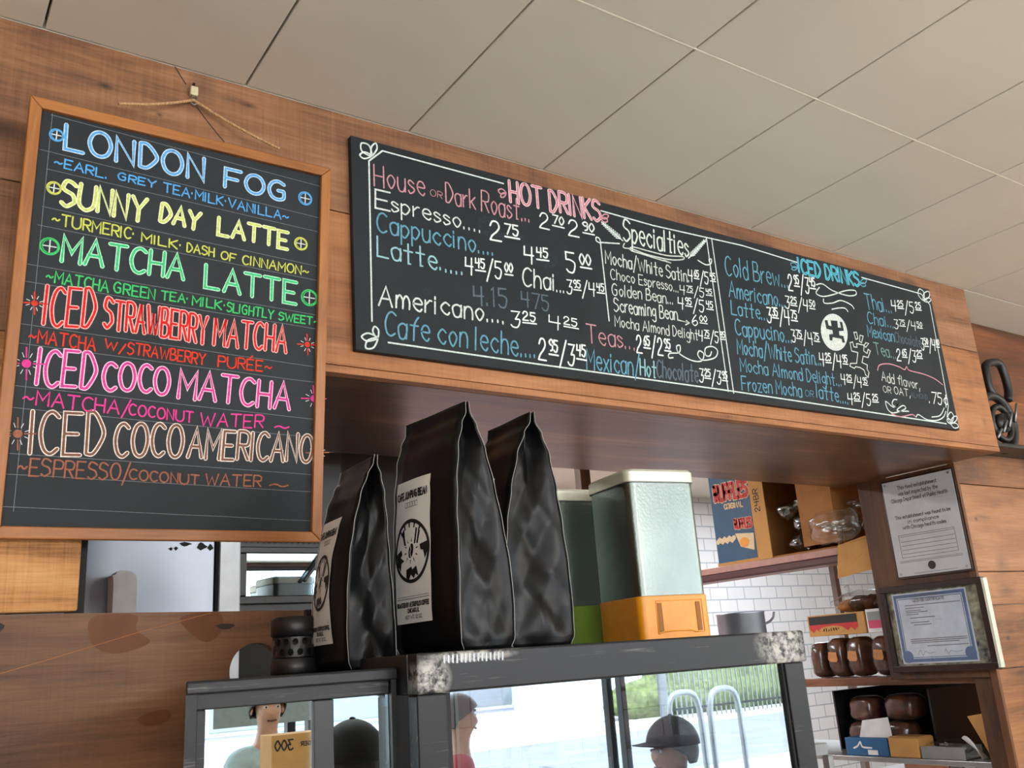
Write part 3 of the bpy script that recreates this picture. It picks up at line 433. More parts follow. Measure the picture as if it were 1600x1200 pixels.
# ------------------------------------------------------------------ the room
E = EYE
CZ = E + .951                                       # ceiling
XE = 2.5445                                         # right end of the bulkhead and of the opening
SZ = E + .466                                       # underside of the bulkhead
def planks(rows, y0, y1, rnd):
    mb = MB()
    for (x0, x1, z0, z1) in rows: mb.box(x0, x1, y0, y1, z0 + .0012, z1 - .0012, rnd.random())
    return mb
rp = random.Random(3)
fl = MB(); fl.box(-2.7, 7.2, -5.35, 3.3, -.1, 0); struct(fl.build('floor', M['floor']))
# ceiling panels: one foot wide, in rows from the wall out
cm = MB(); cg = MB(); cb = MB()
ROWS = [(-.4401, .0), (-1.6593, -.4401), (-2.88, -1.6593), (-4.1, -2.88), (-5.2, -4.1)]
for r_, (ya, yb) in enumerate(ROWS):
    x = 1.03527 - .305 * 13
    while x < 7:
        cm.box(x + .0018, x + .3032, ya + .0016, yb - .0016, CZ, CZ + .02, rp.random()); x += .305
    if ya > -5: cb.box(-2.6, 7.1, ya - .0011, ya + .0011, CZ - .0006, CZ + .004)
cm.box(-2.6, 7.1, .001, 3.2, CZ, CZ + .02)
cg.box(-2.6, 7.1, -5.3, 3.25, CZ + .0195, CZ + .06)
ce = struct(cm.build('ceiling', M['ceil'], bevel=.0016))
cg.build('ceiling_joint', M['ceil_gap'], ce); cb.build('ceiling_tee', M['ceil_bar'], ce)
# plank wall: front plane y = 0
wm = MB()
wm.prism([(-2.6, 0, E + .6935), (.3, 0, E + .6935), (.3, 0, E + .7575), (XE, 0, E + .7575), (XE, 0, CZ - .0005), (-2.6, 0, CZ - .0005)], (0, .02, 0))
wm.box(-2.6, .30, 0, .02, E + .47, E + .6915, .7)
wb = struct(wm.build('wall_back', M['plank'], bevel=.0015))
fm = MB(); fm.box(.302, XE, .0, .02, E + .4802, E + .7555, .55); fm.box(.302, XE, -.001, .02, E + .466, E + .4790, .8)
fa = fm.build('fascia_boards', M['fascia'], wb, bevel=.0012)
rm = MB(); rm.box(-2.6, .217, -.012, .02, E + .1005, E + .30, .6); rm.box(-2.6, .217, -.004, .02, E + .302, E + .4685, .3)
rm.build('rough_boards', M['rough_plank'], wb, bevel=.003)
# lower boards with the round hand hole
bm = bmesh.new()
ov = [bm.verts.new((x, 0, z)) for x, z in ((-2.6, E - .16), (.545, E - .16), (.545, E + .0935), (.215, E + .0985), (-2.6, E + .0985))]
hv = [bm.verts.new((.4545 + .0375 * math.cos(a), 0, E + .0135 + .0375 * math.sin(a))) for a in [2 * math.pi * i / 40 for i in range(40)]]
ed = [bm.edges.new((L_[i], L_[(i + 1) % len(L_)])) for L_ in (ov, hv) for i in range(len(L_))]
bmesh.ops.triangle_fill(bm, use_beauty=True, edges=ed)
ge = bmesh.ops.extrude_face_region(bm, geom=list(bm.faces))
for v in [q for q in ge['geom'] if isinstance(q, bmesh.types.BMVert)]: v.co.y += .022
bmesh.ops.recalc_face_normals(bm, faces=bm.faces)
me = bpy.data.meshes.new('low_board'); bm.to_mesh(me); bm.free(); me.materials.append(M['low_plank'])
at = me.attributes.new('tint', 'FLOAT', 'FACE'); at.data.foreach_set('value', [.5] * len(me.polygons))
lb = bpy.data.objects.new('low_board', me); col.objects.link(lb); lb.parent = wb
l2 = MB(); l2.box(-2.6, .545, 0, .022, .9, E - .1615, .3); l2.box(-2.6, .545, 0, .022, 0, .898, .7)
l2.build('base_boards', M['low_plank'], wb, bevel=.0015)
sr = MB(); mp0 = lambda x, z, o: (x, -o, z)
sr.ribbon([(.0, E - .006), (.19, E + .043), (.30, E + .073), (.39, E + .094)], .0009, mp0, .0005)
sr.build('long_scratch', simple('pale scratch', rgb(158, 106, 66), .8, spec=.1), wb)
st = MB()
for pts in ([(.236, .092), (.29, .094), (.292, .075), (.31, .058), (.27, .046), (.24, .058)], [(.35, .09), (.40, .094), (.405, .07), (.385, .055), (.36, .07)], [(.30, -.035), (.335, -.028), (.338, -.042), (.31, -.047)]):
    st.add([(a, -.0004, E + b) for a, b in smooth_pts(pts + [pts[0]], 5)[:-1]], [tuple(range(len(pts) * 5))])
st.build('varnish_patch', simple('fresh varnish', rgb(104, 62, 32), .5, spec=.25), wb)
kn = MB()
for (x, z, a, b_) in [(.055, -.066, .02, .007), (.128, .083, .008, .007), (.41, .075, .012, .004), (.02, .15, .014, .006)]:
    n = 14; kn.add([(x + a * math.cos(t) * (1 + .25 * math.sin(3 * t)), -.0127 if z > .12 else -.0005, E + z + b_ * math.sin(t)) for t in [2 * math.pi * i / n for i in range(n)]], [tuple(range(n))])
for pts in ([(.311, .95), (.32, .936), (.329, .923)], [(.348, .886), (.366, .864), (.392, .836)]):
    kn.ribbon(smooth_pts(pts, 4), .0016, lambda x, z, o: (x, -.0006, E + z))
kn.build('knot', simple('knot', rgb(38, 22, 14), .7), wb)
# bulkhead: underside, ends, and the wall over the kitchen side
bk = MB(); bk.box(.217, XE, .021, .525, SZ, SZ + .018, .4); so = struct(bk.build('trim_1', M['soffit'])); 
bk2 = MB(); bk2.box(.217, XE, .505, .525, SZ + .019, CZ, .3); bk2.box(XE - .02, XE, .021, .50, SZ + .019, CZ - .0005, .6); bk2.build('bulkhead_back', M['plank'], so)
bk3 = MB(); bk3.box(.217, .23, .021, .09, 0, SZ - .0005); struct(bk3.build('trim_2', M['matt_black']))
# wall to the right of the opening
rw = MB(); xx = XE
for (z0, z1, tn) in [(-1.5, -.9, .2), (-.9, -.45, .7), (-.45, -.106, .5), (-.106, .063, .35), (.063, .155, .9), (.155, .405, .75), (.405, .541, .4)]:
    rw.box(XE + .0005, 7.1, .14, .16, E + z0 + .001, E + z1 - .001, tn)
wr = struct(rw.build('wall_right', M['right_plank'], bevel=.0015))
uw = MB(); uw.box(XE + .0005, 7.1, .163, .185, E + .70, CZ - .0005, .3); uw.box(XE + .0005, 7.1, .163, .185, E + .5, E + .699, .8)
struct(uw.build('wall_upper', M['slab']))
le = MB(); le.box(XE + .002, 4.2, .045, .1625, E + .499, E + .509); struct(le.build('trim_3', M['black'], bevel=.002))
# jamb panel that carries the certificates, and the post below it
jm = MB(); jm.box(XE, XE + .02, .1605, .47, E - .125, SZ - .0015, .4); jm.box(XE, XE + .012, .139, .160, E - 1.5, SZ - .0015, .9)
struct(jm.build('trim_4', M['jamb'], bevel=.0015))
pm = MB(); pm.box(XE + .012, XE + .035, .161, .215, 0, E - .126, .5); struct(pm.build('trim_5', M['jamb'], bevel=.002))
# kitchen and dining room shell
km = MB(); km.box(3.95, 6.6, 3.0, 3.05, 0, CZ - .001); struct(km.build('wall_kitchen', M['tile']))
km = MB(); km.box(-2.6, 3.95, 3.0, 3.05, 0, CZ - .001); struct(km.build('wall_kitchen_left', M['tile_pink']))
km = MB(); km.box(6.6, 6.65, .19, 3.05, 0, CZ - .001); struct(km.build('wall_kitchen_right', M['paint']))
km = MB(); km.box(-2.65, -2.6, -5.2, 3.05, 0, CZ - .001); struct(km.build('wall_left', M['low_plank']))
km = MB(); km.box(7.1, 7.15, -5.2, .14, 0, CZ - .001); struct(km.build('wall_far_right', M['paint']))
# shop front behind the camera: low wall, posts, panes
sf = MB(); sf.box(-2.6, 7.1, -5.25, -5.15, 0, .45); sf.box(-2.6, 7.1, -5.25, -5.15, 2.42, CZ - .001)
struct(sf.build('wall_front', M['maroon']))
for i in range(4):
    x0 = -2.55 + i * 2.41; x1 = x0 + 2.33
    f_ = MB()
    for (a, b_, c, d) in ((x0, x0 + .05, .452, 2.418), (x1 - .05, x1, .452, 2.418), (x0 + .05, x1 - .05, .452, .50), (x0 + .05, x1 - .05, 2.37, 2.418)): f_.box(a, b_, -5.23, -5.17, c, d)
    wf = struct(f_.build('window_%d' % (i + 1), M['black']))
    g_ = MB(); g_.box(x0 + .05, x1 - .05, -5.203, -5.199, .50, 2.37); g_.build('pane', M['window_glass'], wf)
# street
sm = MB(); sm.box(-20, 30, -9.5, -5.36, -.15, -.02); struct(sm.build('ground_pavement', M['pave']))
sm = MB(); sm.box(-20, 30, -16, -9.52, -.2, -.1); struct(sm.build('ground_road', M['road']))
sm = MB(); sm.box(-20, 30, -40, -16.02, -.15, -.02); struct(sm.build('ground_verge', M['pave']))

# ------------------------------------------------------------------ hanging chalkboard (leans out a little at the top)
cx = .323
hb = empty('hanging_chalkboard', (cx, -.014, E + .19), 'upright oak-framed chalkboard hung from a rope, coloured chalk menu of lattes', 'chalkboard', rot=(R_(5), 0, 0))
bx0, bx1, bz1, fw = .1045 - cx, .5405 - cx, .597, .0155
p = MB(); p.box(bx0 + fw * .6, bx1 - fw * .6, -.010, -.002, fw * .6, bz1 - fw * .6); p.build('slate_panel', M['board'], hb)
def rail(pts, mat): q = MB(); q.prism([(x, -.018, z) for x, z in pts], (0, .018, 0)); q.build('frame_rail', mat, hb, bevel=.0016)
g = .0002
rail([(bx0, 0), (bx1, 0), (bx1 - fw - g, fw), (bx0 + fw + g, fw)], M['oak']); rail([(bx0, bz1), (bx0 + fw + g, bz1 - fw), (bx1 - fw - g, bz1 - fw), (bx1, bz1)], M['oak'])
rail([(bx0, g), (bx0 + fw, fw + g), (bx0 + fw, bz1 - fw - g), (bx0, bz1 - g)], M['oak_v']); rail([(bx1, g), (bx1, bz1 - g), (bx1 - fw, bz1 - fw - g), (bx1 - fw, fw + g)], M['oak_v'])
mapL = lambda x, z, o: (x - cx, -.0102 - o, z)
mapW = lambda x, z, o: (x, -.0140 - o, z)
rt = random.Random(11)
gmb = MB()
for (x0, z0, x1, z1) in LG:
    n = 9; gmb.ribbon([(x0 + (x1 - x0) * i / n, z0 + (z1 - z0) * i / n + rt.uniform(-.0003, .0003)) for i in range(n + 1)], .0007, mapL, .0001)
gmb.build('ruled_lines', M['ch_gl'], hb)
COLN = {'B': 'blue', 'b': 'blue', 'Y': 'yellow', 'y': 'yellow', 'G': 'green', 'g': 'green', 'R': 'red', 'r': 'red', 'P': 'pink', 'p': 'pink', 'N': 'brown', 'n': 'brown',
        'w': 'white', '$': 'white', 'k': 'pink', 'c': 'blue', 'd': 'pale blue', 'h': 'faint grey', 's': 'white', 'v': 'white', 't': 'green', 'K': 'pink', 'C': 'blue'}
def write(txt, fr, sty, mapf, par, wd, big):
    S = lay(txt, fr, rt)
    if sty in 'BYGRPNKC' and big:
        a = MB(); b_ = MB()
        for pl in S:
            a.ribbon(pl, big, mapf, .0003); b_.ribbon(pl, big * .52, mapf, .0006)
            k = rt.uniform(.0008, .0016); a.ribbon([(x + k, z - k * .5) for x, z in pl], wd * .45, mapf, .0002)
        o = a.build('chalk_heading', M['ch_' + sty + '0'], par); o['label'] = '%s outlined heading %s' % (COLN[sty], txt.replace('~', '').strip())
        b_.build('letter_fill', M['ch_' + sty + '1'], o); return
    a = MB()
    for pl in S: a.ribbon(pl, wd, mapf, .0004)
    o = a.build('chalk_price' if (txt[0].isdigit() or txt[0] == '.') else 'chalk_lettering', M['ch_' + sty], par)
    o['label'] = '%s chalk %s' % (COLN[sty], txt.replace('^', '.').replace('~', '').replace('.', '.').strip('. ') or 'flourish')
for txt, fr, sty in LT: write(txt, fr, sty, mapL, hb, .0022, .0060)
def circ(x, z, r, n=24, k=1.0): return [(x + r * k * math.cos(2 * math.pi * i / n), z + r * math.sin(2 * math.pi * i / n)) for i in range(n + 1)]
for k, x, z, r in LO:
    o = MB()
    if k in 'byg':
        o.ribbon(circ(x, z, r), .0022, mapL, .0004, True); o.ribbon(circ(x + .0006, z, r * .82), .0012, mapL, .0004, True); q = MB()
        q.ribbon([(x - r * .7, z), (x + r * .7, z)], .0016, mapL, .0006); q.ribbon([(x, z - r * .75), (x, z + r * .75)], .0016, mapL, .0006)
        oo = o.build('chalk_ornament', M['ch_' + k], hb); q.build('cross', M['ch_w'], oo)
    else:
        o.add([mapL(a, b_, .0006) for a, b_ in circ(x, z, r * .26)[:-1]], [tuple(range(24))]); q = MB()
        for i in range(4):
            a = math.pi / 2 * i + .08; o.ribbon([(x + math.cos(a) * r * .38, z + math.sin(a) * r * .38), (x + math.cos(a) * r, z + math.sin(a) * r)], .0018, mapL, .0004)
        for i in range(8):
            a = math.pi / 4 * i + .4; q.ribbon([(x + math.cos(a) * r * .42, z + math.sin(a) * r * .42), (x + math.cos(a) * r * .7, z + math.sin(a) * r * .7)], .0010, mapL, .0005)
        oo = o.build('chalk_sunburst', M['ch_' + k], hb); q.build('ray', M['ch_w'], oo)
# rope, clip and nail
rope = MB(); A_ = Vector((.225, -.030, E + .838)); B_ = Vector((.3405, -.006, E + .894)); C_ = Vector((.472, -.036, E + .826))
for s_ in (0, 1):
    P, Q = (A_, B_) if s_ == 0 else (B_, C_)
    for ph in (0, 2.1, 4.2):
        pts = []
        for i in range(60):
            t = i / 59; d = (Q - P).normalized(); n1 = d.cross(Vector((0, 1, 0))).normalized(); n2 = d.cross(n1)
            a = ph + t * 60; pts.append(P.lerp(Q, t) + (n1 * math.cos(a) + n2 * math.sin(a)) * .0011 - Vector((0, 0, .004 * math.sin(math.pi * t))))
        rope.tube(pts, .0014, 5)
tag(rope.build('hanging_rope', M['rope']), 'thin jute rope looped over the clip above the hanging oak chalkboard', 'rope')
ck = empty('wall_clip', (.3405, 0, E + .894), 'small pale metal clip nailed high on the plank wall holding the rope', 'clip')
q = MB(); q.box(-.006, .006, -.010, -.0005, .008, .024); q.build('clip_body', M['brass'], ck, bevel=.0015)
q = MB(); q.tube([(0, -.0004, .030), (0, -.006, .031)], .002, 8); q.tube([(0, -.004, .029), (.001, -.005, .020)], .0012, 6); q.build('nail', M['matt_black'], ck)
q = MB(); q.tube([(-.004, -.005, .010), (-.004, -.007, -.006), (0, -.008, -.010), (.004, -.007, -.006), (.004, -.005, .010)], .0013, 6); q.build('hook', M['steel_d'], ck)

# ------------------------------------------------------------------ long menu board
mbd = empty('menu_board', (1.4735, 0, E + .505), 'long black chalkboard on the bulkhead listing hot drinks, specialties and iced drinks', 'chalkboard')
def loc(o, base=(1.4735, 0, E + .505)):
    o.location = (-base[0], -base[1], -base[2]); return o
q = MB(); q.prism([(.6083, -.0135, 2.4027), (2.3385, -.0135, 2.4103), (2.3431, -.0135, 2.0086), (.6097, -.0135, 2.0053)], (0, .0125, 0)); loc(q.build('board_panel', M['board2'], mbd, bevel=.0015))
class Sh:   # lettering on the long board: children of the board, placed from its base
    pass
mapW = lambda x, z, o: (x - 1.4735, -.0138 - o, z - (E + .505))
for txt, fr, sty in WT:
    wd = {'$': .0036, 'w': .0035, 'c': .0033, 'd': .0034, 'k': .0028, 'v': .0032, 's': .0040, 'h': .0036, 't': .0032}.get(sty, .003)
    wd = min(wd, (fr[5] - fr[1]) * .095)
    write(txt, fr, sty, mapW, mbd, wd, .0068 if sty in 'KC' else 0)
gr = {}
for sty, sm, pts in WL:
    P = smooth_pts(pts, 5) if sm and len(pts) > 2 else pts
    wd = {'l': .0030, 'v': .0028, 'k': .0030, 'c': .0028, 'e': .012}[sty]
    if sty == 'l' and len(pts) == 2 and (Vector(pts[0]) - Vector(pts[1])).length < .03: wd = .0022
    if sty == 'e': MB().ribbon(P, wd, mapW, .0001).build('erased_smudge', M['ch_e'], mbd)
    else: gr.setdefault(sty, MB()).ribbon(P, wd, mapW, .0003)
for sty, nm in (('l', 'chalk_border'), ('v', 'chalk_figure'), ('k', 'chalk_flourish'), ('c', 'chalk_leaf')): gr[sty].build(nm, M['ch_' + sty], mbd)
for nm, pts in WP:
    q = MB(); q.add([mapW(x, z, .0003 if nm == 'disc' else .0006) for x, z in pts], [tuple(range(len(pts)))])
    q.build('emblem_disc' if nm == 'disc' else 'emblem_figure', M['ch_v'] if nm == 'disc' else M['board2'], mbd)

# ------------------------------------------------------------------ display cases on the counter
cn = MB(); cn.box(.10, 2.25, -.50, -.05, .0, .955); cn.box(.07, 2.28, -.53, -.03, .9565, .995)
ct = tag(cn.build('counter', M['paint'], bevel=.004), 'long service counter under the two black glass cases', 'counter')
rc = empty('display_case', (.769, -.235, .996), 'larger black-framed glass display case with rubbed paint, carrying the coffee bags and tin canisters', 'display case')
def P_(mb, name, mat, par, base, **k): o = mb.build(name, mat, par, **k); o.location = (-base[0], -base[1], -base[2]); return o
RB = (.769, -.235, .996); cx0, cx1, cy0, cy1, ctop = .469, 1.0705, -.45, -.03, E + .0158
q = MB(); q.box(cx0, cx1, cy0, cy0 + .022, ctop - .041, ctop); q.box(cx0 + .02, cx1 - .02, cy0 + .0224, cy1, ctop - .006, ctop - .0005); P_(q, 'top_rail', M['case_paint'], rc, RB, bevel=.0025)
for k in range(15):
    q = MB(); x = .500 + k * .0052; q.add([(x, cy0 - .0004, ctop - .0125 + rt.uniform(0, .002)), (x + .0022, cy0 - .0004, ctop - .0125), (x + .0026, cy0 - .0004, ctop - .0035), (x + .0004, cy0 - .0004, ctop - .004)], [(0, 1, 2, 3)]); P_(q, 'rubbed_stripe', M['steel_d'], rc, RB)
q = MB(); q.box(cx0, cx0 + .02, cy0 + .0225, cy1, ctop - .041, ctop); P_(q, 'side_rail', M['black'], rc, RB, bevel=.002)
q = MB(); q.box(cx1 - .02, cx1, cy0 + .0225, cy1, ctop - .041, ctop); P_(q, 'side_rail', M['case_post'], rc, RB, bevel=.002)
q = MB(); q.box(cx0 + .001, cx0 + .036, cy0 + .003, cy0 + .025, .997, ctop - .0412); P_(q, 'post', M['case_post'], rc, RB, bevel=.002)
q = MB(); q.box(cx1 - .043, cx1 - .006, cy0 + .003, cy0 + .025, .997, ctop - .0412); P_(q, 'post', M['case_post'], rc, RB, bevel=.002)
for x in (cx0, cx1 - .02): q = MB(); q.box(x, x + .02, cy1 - .02, cy1, .997, ctop - .0412); P_(q, 'rear_post', M['black'], rc, RB)
q = MB(); q.box(cx0 + .001, cx1 - .001, cy0 + .003, cy1, .9965, 1.03); P_(q, 'base_tray', M['black'], rc, RB, bevel=.002)
q = MB(); q.box(cx0 + .0362, cx1 - .0432, cy0 + .010, cy0 + .015, 1.0305, ctop - .0413); P_(q, 'front_glass', M['case_glass'], rc, RB)
q = MB(); q.box(cx0 + .0362, cx0 + .041, cy0 + .006, cy0 + .0095, 1.0305, ctop - .0413); P_(q, 'rubber_gasket', M['matt_black'], rc, RB)
q = MB(); q.box(cx1 - .0465, cx1 - .0435, cy0 + .006, cy0 + .0095, 1.0305, ctop - .0413); P_(q, 'rubber_gasket', M['matt_black'], rc, RB)
q = MB(); q.box(cx1 - .014, cx1 - .010, cy0 + .026, cy1 - .021, 1.0305, ctop - .042); P_(q, 'side_glass', M['window_glass'], rc, RB)
q = MB(); q.box(.520, .5235, cy0 + .014, cy0 + .017, 1.0305, ctop - .0414); P_(q, 'glass_edge', M['tin_lid'], rc, RB)
LBs = (.36, -.22, .996); lc = empty('mirror_case', LBs, 'smaller black-framed case with mirrored sliding panes left of the display case', 'display case')
lx0, lx1, ly0, ly1, lt = .2495, .4665, -.407, -.03, E + .0035
lxb = .354                                          # the case narrows to the back on its left side
q = MB(); q.prism([(lx0, ly0, lt - .0105), (lx1, ly0, lt - .0105), (lx1, ly1, lt - .0105), (lxb, ly1, lt - .0105)], (0, 0, .0105)); q.box(lx0, lx1, ly0 - .004, ly0 - .0003, lt - .012, lt - .001); P_(q, 'top_panel', M['case_post'], lc, LBs, bevel=.0015)
q = MB(); q.prism([(lx0, ly0, .9965), (lx0 + .0105, ly0, .9965), (lx0 + .0105, ly0 + .014, .9965), (lxb + .008, ly1, .9965), (lxb, ly1, .9965)], (0, 0, lt - .0107 - .9965)); P_(q, 'side_panel', M['case_post'], lc, LBs)
q = MB(); q.box(lx1 - .006, lx1, ly0, ly1, .9965, lt - .0107); P_(q, 'side_panel', M['black'], lc, LBs)
q = MB(); q.box(lx0 + .011, lx1 - .0065, ly0 + .004, ly0 + .014, lt - .0265, lt - .0108); P_(q, 'header_rail', M['case_post'], lc, LBs, bevel=.001)
q = MB(); q.box(lx0 + .011, lx0 + .020, ly0 + .004, ly0 + .014, .997, lt - .0267); P_(q, 'door_stile', M['case_post'], lc, LBs, bevel=.001)
q = MB(); q.box(lx0 + .1265, lx0 + .1475, ly0 + .002, ly0 + .016, .997, lt - .0267); P_(q, 'door_stile', M['black'], lc, LBs, bevel=.001)
for a, b_ in ((lx0 + .0202, lx0 + .1263), (lx0 + .1477, lx1 - .0066)): q = MB(); q.box(a, b_, ly0 + .007, ly0 + .011, .997, lt - .0267); P_(q, 'mirrored_pane', M['mirror_glass'], lc, LBs)
q = MB(); q.prism([(lx0 + .022, ly0 + .03, .9965), (lx1 - .0065, ly0 + .03, .9965), (lx1 - .0065, ly1 - .002, .9965), (lxb + .012, ly1 - .002, .9965)], (0, 0, lt - .011 - .9965)); P_(q, 'dark_interior', M['matt_black'], lc, LBs)

# ------------------------------------------------------------------ coffee bags
def lerp_tab(tab, t):
    for (a, va), (b_, vb) in zip(tab, tab[1:]):
        if t <= b_: k = (t - a) / (b_ - a); k = k * k * (3 - 2 * k); return va + (vb - va) * k
    return tab[-1][1]
def coffee_bag(loc, rz, wd, gs, h, label, seed, lean=0.0):
    rnd = random.Random(seed)
    root = empty('coffee_bag', loc, label, 'coffee bag', 'black coffee bags on the cases', (0, 0, rz))
    G = [(0, .88), (.04, 1.0), (.16, 1.02), (.32, .97), (.5, .86), (.65, .72), (.8, .52), (.9, .28), (.955, .07), (1, .05)]
    Wt = [(0, .97), (.05, 1.0), (.3, 1.03), (.6, 1.0), (.85, .99), (1, .98)]
    gw = lambda t: gs * lerp_tab(G, t)
    ww = lambda t: wd * lerp_tab(Wt, t)
    ph = [rnd.uniform(0, 6) for _ in range(8)]
    def gx(t): return lean * t * t * h + .003 * math.sin(4 * t + ph[0])          # sway of the whole section
    def face_x(s, t):            # broad face, s 0 near edge .. 1 far edge
        bul = .006 * math.sin(math.pi * s) * math.sin(math.pi * min(1, t * 1.1)) + .0014 * math.sin(9 * t + 5 * s + ph[1]) * math.sin(math.pi * s)
        return gx(t) - gw(t) / 2 - bul
    def crease(a, k=1.0): return abs(((a) % 1.0) - .5) * 2 * k
    def gusset_y(s, t):          # pull-in of the folded side
        mid = 1 - abs(2 * s - 1)
        f = lerp_tab([(0, -.003), (.05, -.004), (.22, .004), (.45, .006), (.7, .012), (.88, .022), (1, .024)], t) * mid
        f += .0085 * math.sin(math.pi * s) * (crease(t * 2.1 + s * .8 + ph[2]) - .5) * (1 - t) ** .5
        f += .0060 * math.sin(math.pi * s) * (crease(t * 2.7 - s * 1.3 + ph[3]) - .5)
        f += .0009 * math.sin(math.pi * s) * (crease(t * 6.1 + s * 2.6 + ph[4]) - .5)
        if t < .2: f -= .009 * max(0, 1 - abs(2 * s - 1) - t / .2)
        return f
    nt_, nf, ng = 64, 8, 20
    v = []; 
    for i in range(nt_ + 1):
        t = i / nt_; z = t * h; W2 = ww(t) / 2
        for j in range(nf): s = 1 - j / nf; v.append((face_x(s, t), -W2 + 2 * W2 * s, z))
        for j in range(ng): s = j / ng; v.append((gx(t) - gw(t) / 2 + gw(t) * s, -W2 + gusset_y(s, t), z))
        for j in range(nf): s = j / nf; v.append((2 * gx(t) - face_x(s, t), -W2 + 2 * W2 * s, z))
        for j in range(ng): s = 1 - j / ng; v.append((gx(t) - gw(t) / 2 + gw(t) * s, W2 - gusset_y(s, t), z))
    n = 2 * (nf + ng); f = []
    for i in range(nt_):
        for j in range(n): f.append((i * n + j, i * n + (j + 1) % n, (i + 1) * n + (j + 1) % n, (i + 1) * n + j))
    f += [tuple(range(n))[::-1], tuple(range(nt_ * n, nt_ * n + n))]
    b_ = MB(); b_.add(v, f, smooth=True); o = b_.build('foil_body', M['black_bag'], root)
    for sx in (-1, 1):
        for sy in (-1, 1):
            q = MB(); pts = []
            for i in range(0, nt_ + 1):
                t = i / nt_; pts.append((gx(t) + sx * (gw(t) / 2 + .0006), sy * (ww(t) / 2 + .0006), t * h + (.001 if i == 0 else 0)))
            q.tube(pts, .00045, 5); q.build('edge_seam', M['seam'], root)
    # paper label on the broad face turned to the left
    s0, s1, t0, t1 = .36, .95, .125, .72
    def LP(a, b_, off):          # a: 0 left .. 1 right as read, b: 0 bottom .. 1 top
        s = s1 + (s0 - s1) * a; t = t0 + (t1 - t0) * b_
        return (face_x(s, t) - .0008 - off, -ww(t) / 2 + ww(t) * s, t * h)
    q = MB(); nn, mm = 8, 14
    q.add([LP(i / nn, j / mm, 0) for j in range(mm + 1) for i in range(nn + 1)], [(j * (nn + 1) + i, j * (nn + 1) + i + 1, (j + 1) * (nn + 1) + i + 1, (j + 1) * (nn + 1) + i) for j in range(mm) for i in range(nn)], smooth=True)
    lb_ = q.build('paper_label', M['paper'], root); lb_['label'] = 'white paper label printed in black'
    asp = (t1 - t0) * h / ((s1 - s0) * wd)
    LM = lambda x, z, o_: LP(x, z / asp, o_)         # label coordinates in label widths
    ink = MB(); gi = MB()
    def put(mb, txt, x0, x1, z, hh, wdt):
        for pl in lay(txt, (x0, z, x1, z, x0, z + hh)): mb.ribbon(pl, wdt, LM, .0006)
    put(ink, 'CAFE JUMPING BEAN', .06, .93, asp * .865, .105, .026)
    put(gi, 'BLEND', .33, .68, asp * .805, .07, .013) if False else None
    for k in range(5): gi.ribbon([(.33 + k * .075, asp * .80), (.33 + k * .075, asp * .835), (.385 + k * .075, asp * .835), (.385 + k * .075, asp * .80), (.33 + k * .075, asp * .80)], .010, LM, .0005)
    ink.ribbon([(.05, asp * .165), (.95, asp * .165)], .008, LM, .0005); ink.ribbon([(.05, asp * .18), (.95, asp * .18)], .006, LM, .0005)
    put(ink, 'ROASTED BY METROPOLIS COFFEE', .05, .95, asp * .112, .062, .016); put(ink, 'CHICAGO, IL', .34, .68, asp * .072, .058, .015); put(gi, 'NET WT. 12 OZ.', .26, .76, asp * .03, .05, .012)
    cx_, cz_, rr = .5, asp * .49, .46
    em = MB(); em.ribbon(circ(cx_, cz_, rr, 44), .055, LM, .0006, True)
    def pol(mb, pts, o_=.0006): mb.add([LM(cx_ + x * rr, cz_ + z * rr, o_) for x, z in pts], [tuple(range(len(pts)))])
    for i in range(9):
        a = R_(50 + i * 10); c_, s_ = math.cos(a), math.sin(a); a2 = R_(55 + i * 10)
        if i % 2 == 0: pol(em, [(.96 * c_, .96 * s_), (.78 * c_, .78 * s_), (.78 * math.cos(a2), .78 * math.sin(a2)), (.96 * math.cos(a2), .96 * math.sin(a2))])
    for i in range(10):
        a = 2 * math.pi * i / 10 + .2; w2 = .09
        pol(em, [(.30 * math.cos(a - w2), .30 * math.sin(a - w2)), (.46 * math.cos(a), .46 * math.sin(a)), (.30 * math.cos(a + w2), .30 * math.sin(a + w2))])
    pol(em, [(.14 * math.cos(t) + .05 * math.sin(t), .24 * math.sin(t)) for t in [2 * math.pi * i / 20 for i in range(20)]])
    for pts in ([(.50, .16), (.92, .22), (.95, -.10), (.80, -.34), (.70, -.05), (.55, -.02)], [(-.95, -.05), (-.62, .10), (-.55, -.08), (-.66, -.16), (-.42, -.30), (-.60, -.36), (-.66, -.62), (-.86, -.42)],
                [(-.30, -.60), (.02, -.52), (.05, -.62), (.30, -.52), (.40, -.86), (.22, -.78), (.12, -.92), (-.05, -.78), (-.18, -.94), (-.34, -.86)], [(-.62, .60), (-.38, .78), (-.36, .42), (-.30, .20), (-.42, .22), (-.50, .48)],
                [(.18, .24), (.34, .74), (.42, .70), (.26, .22)], [(.32, .22), (.48, .66), (.56, .60), (.40, .20)]): pol(em, pts)
    ink.build('label_print', M['ink'], lb_); gi.build('small_print', M['grey_ink'], lb_); em.build('emblem', M['ink'], lb_)
    be = MB(); pol(be, [(-.02, .22), (.03, .06), (-.03, -.06), (.02, -.22), (-.02, -.20), (-.06, -.05), (0, .05), (-.05, .20)], .0009); be.build('bean_split', M['paper'], lb_)
    return root
BAGS = [((.573, -.345, ctop + .0005), R_(6), .133, .076, .290, 'tallest black foil coffee bag with white emblem label, in the middle at the front', 1, -.02),
        ((.682, -.325, ctop + .0005), R_(-1), .110, .096, .296, 'black foil coffee bag behind the middle bag, its label almost hidden', 5, .02),
        ((.487, -.255, lt + .0005), R_(-3), .118, .058, .253, 'black foil coffee bag nearest the hanging chalkboard, standing lower on the mirrored case', 9, .04)]
for a in BAGS: coffee_bag(*a)

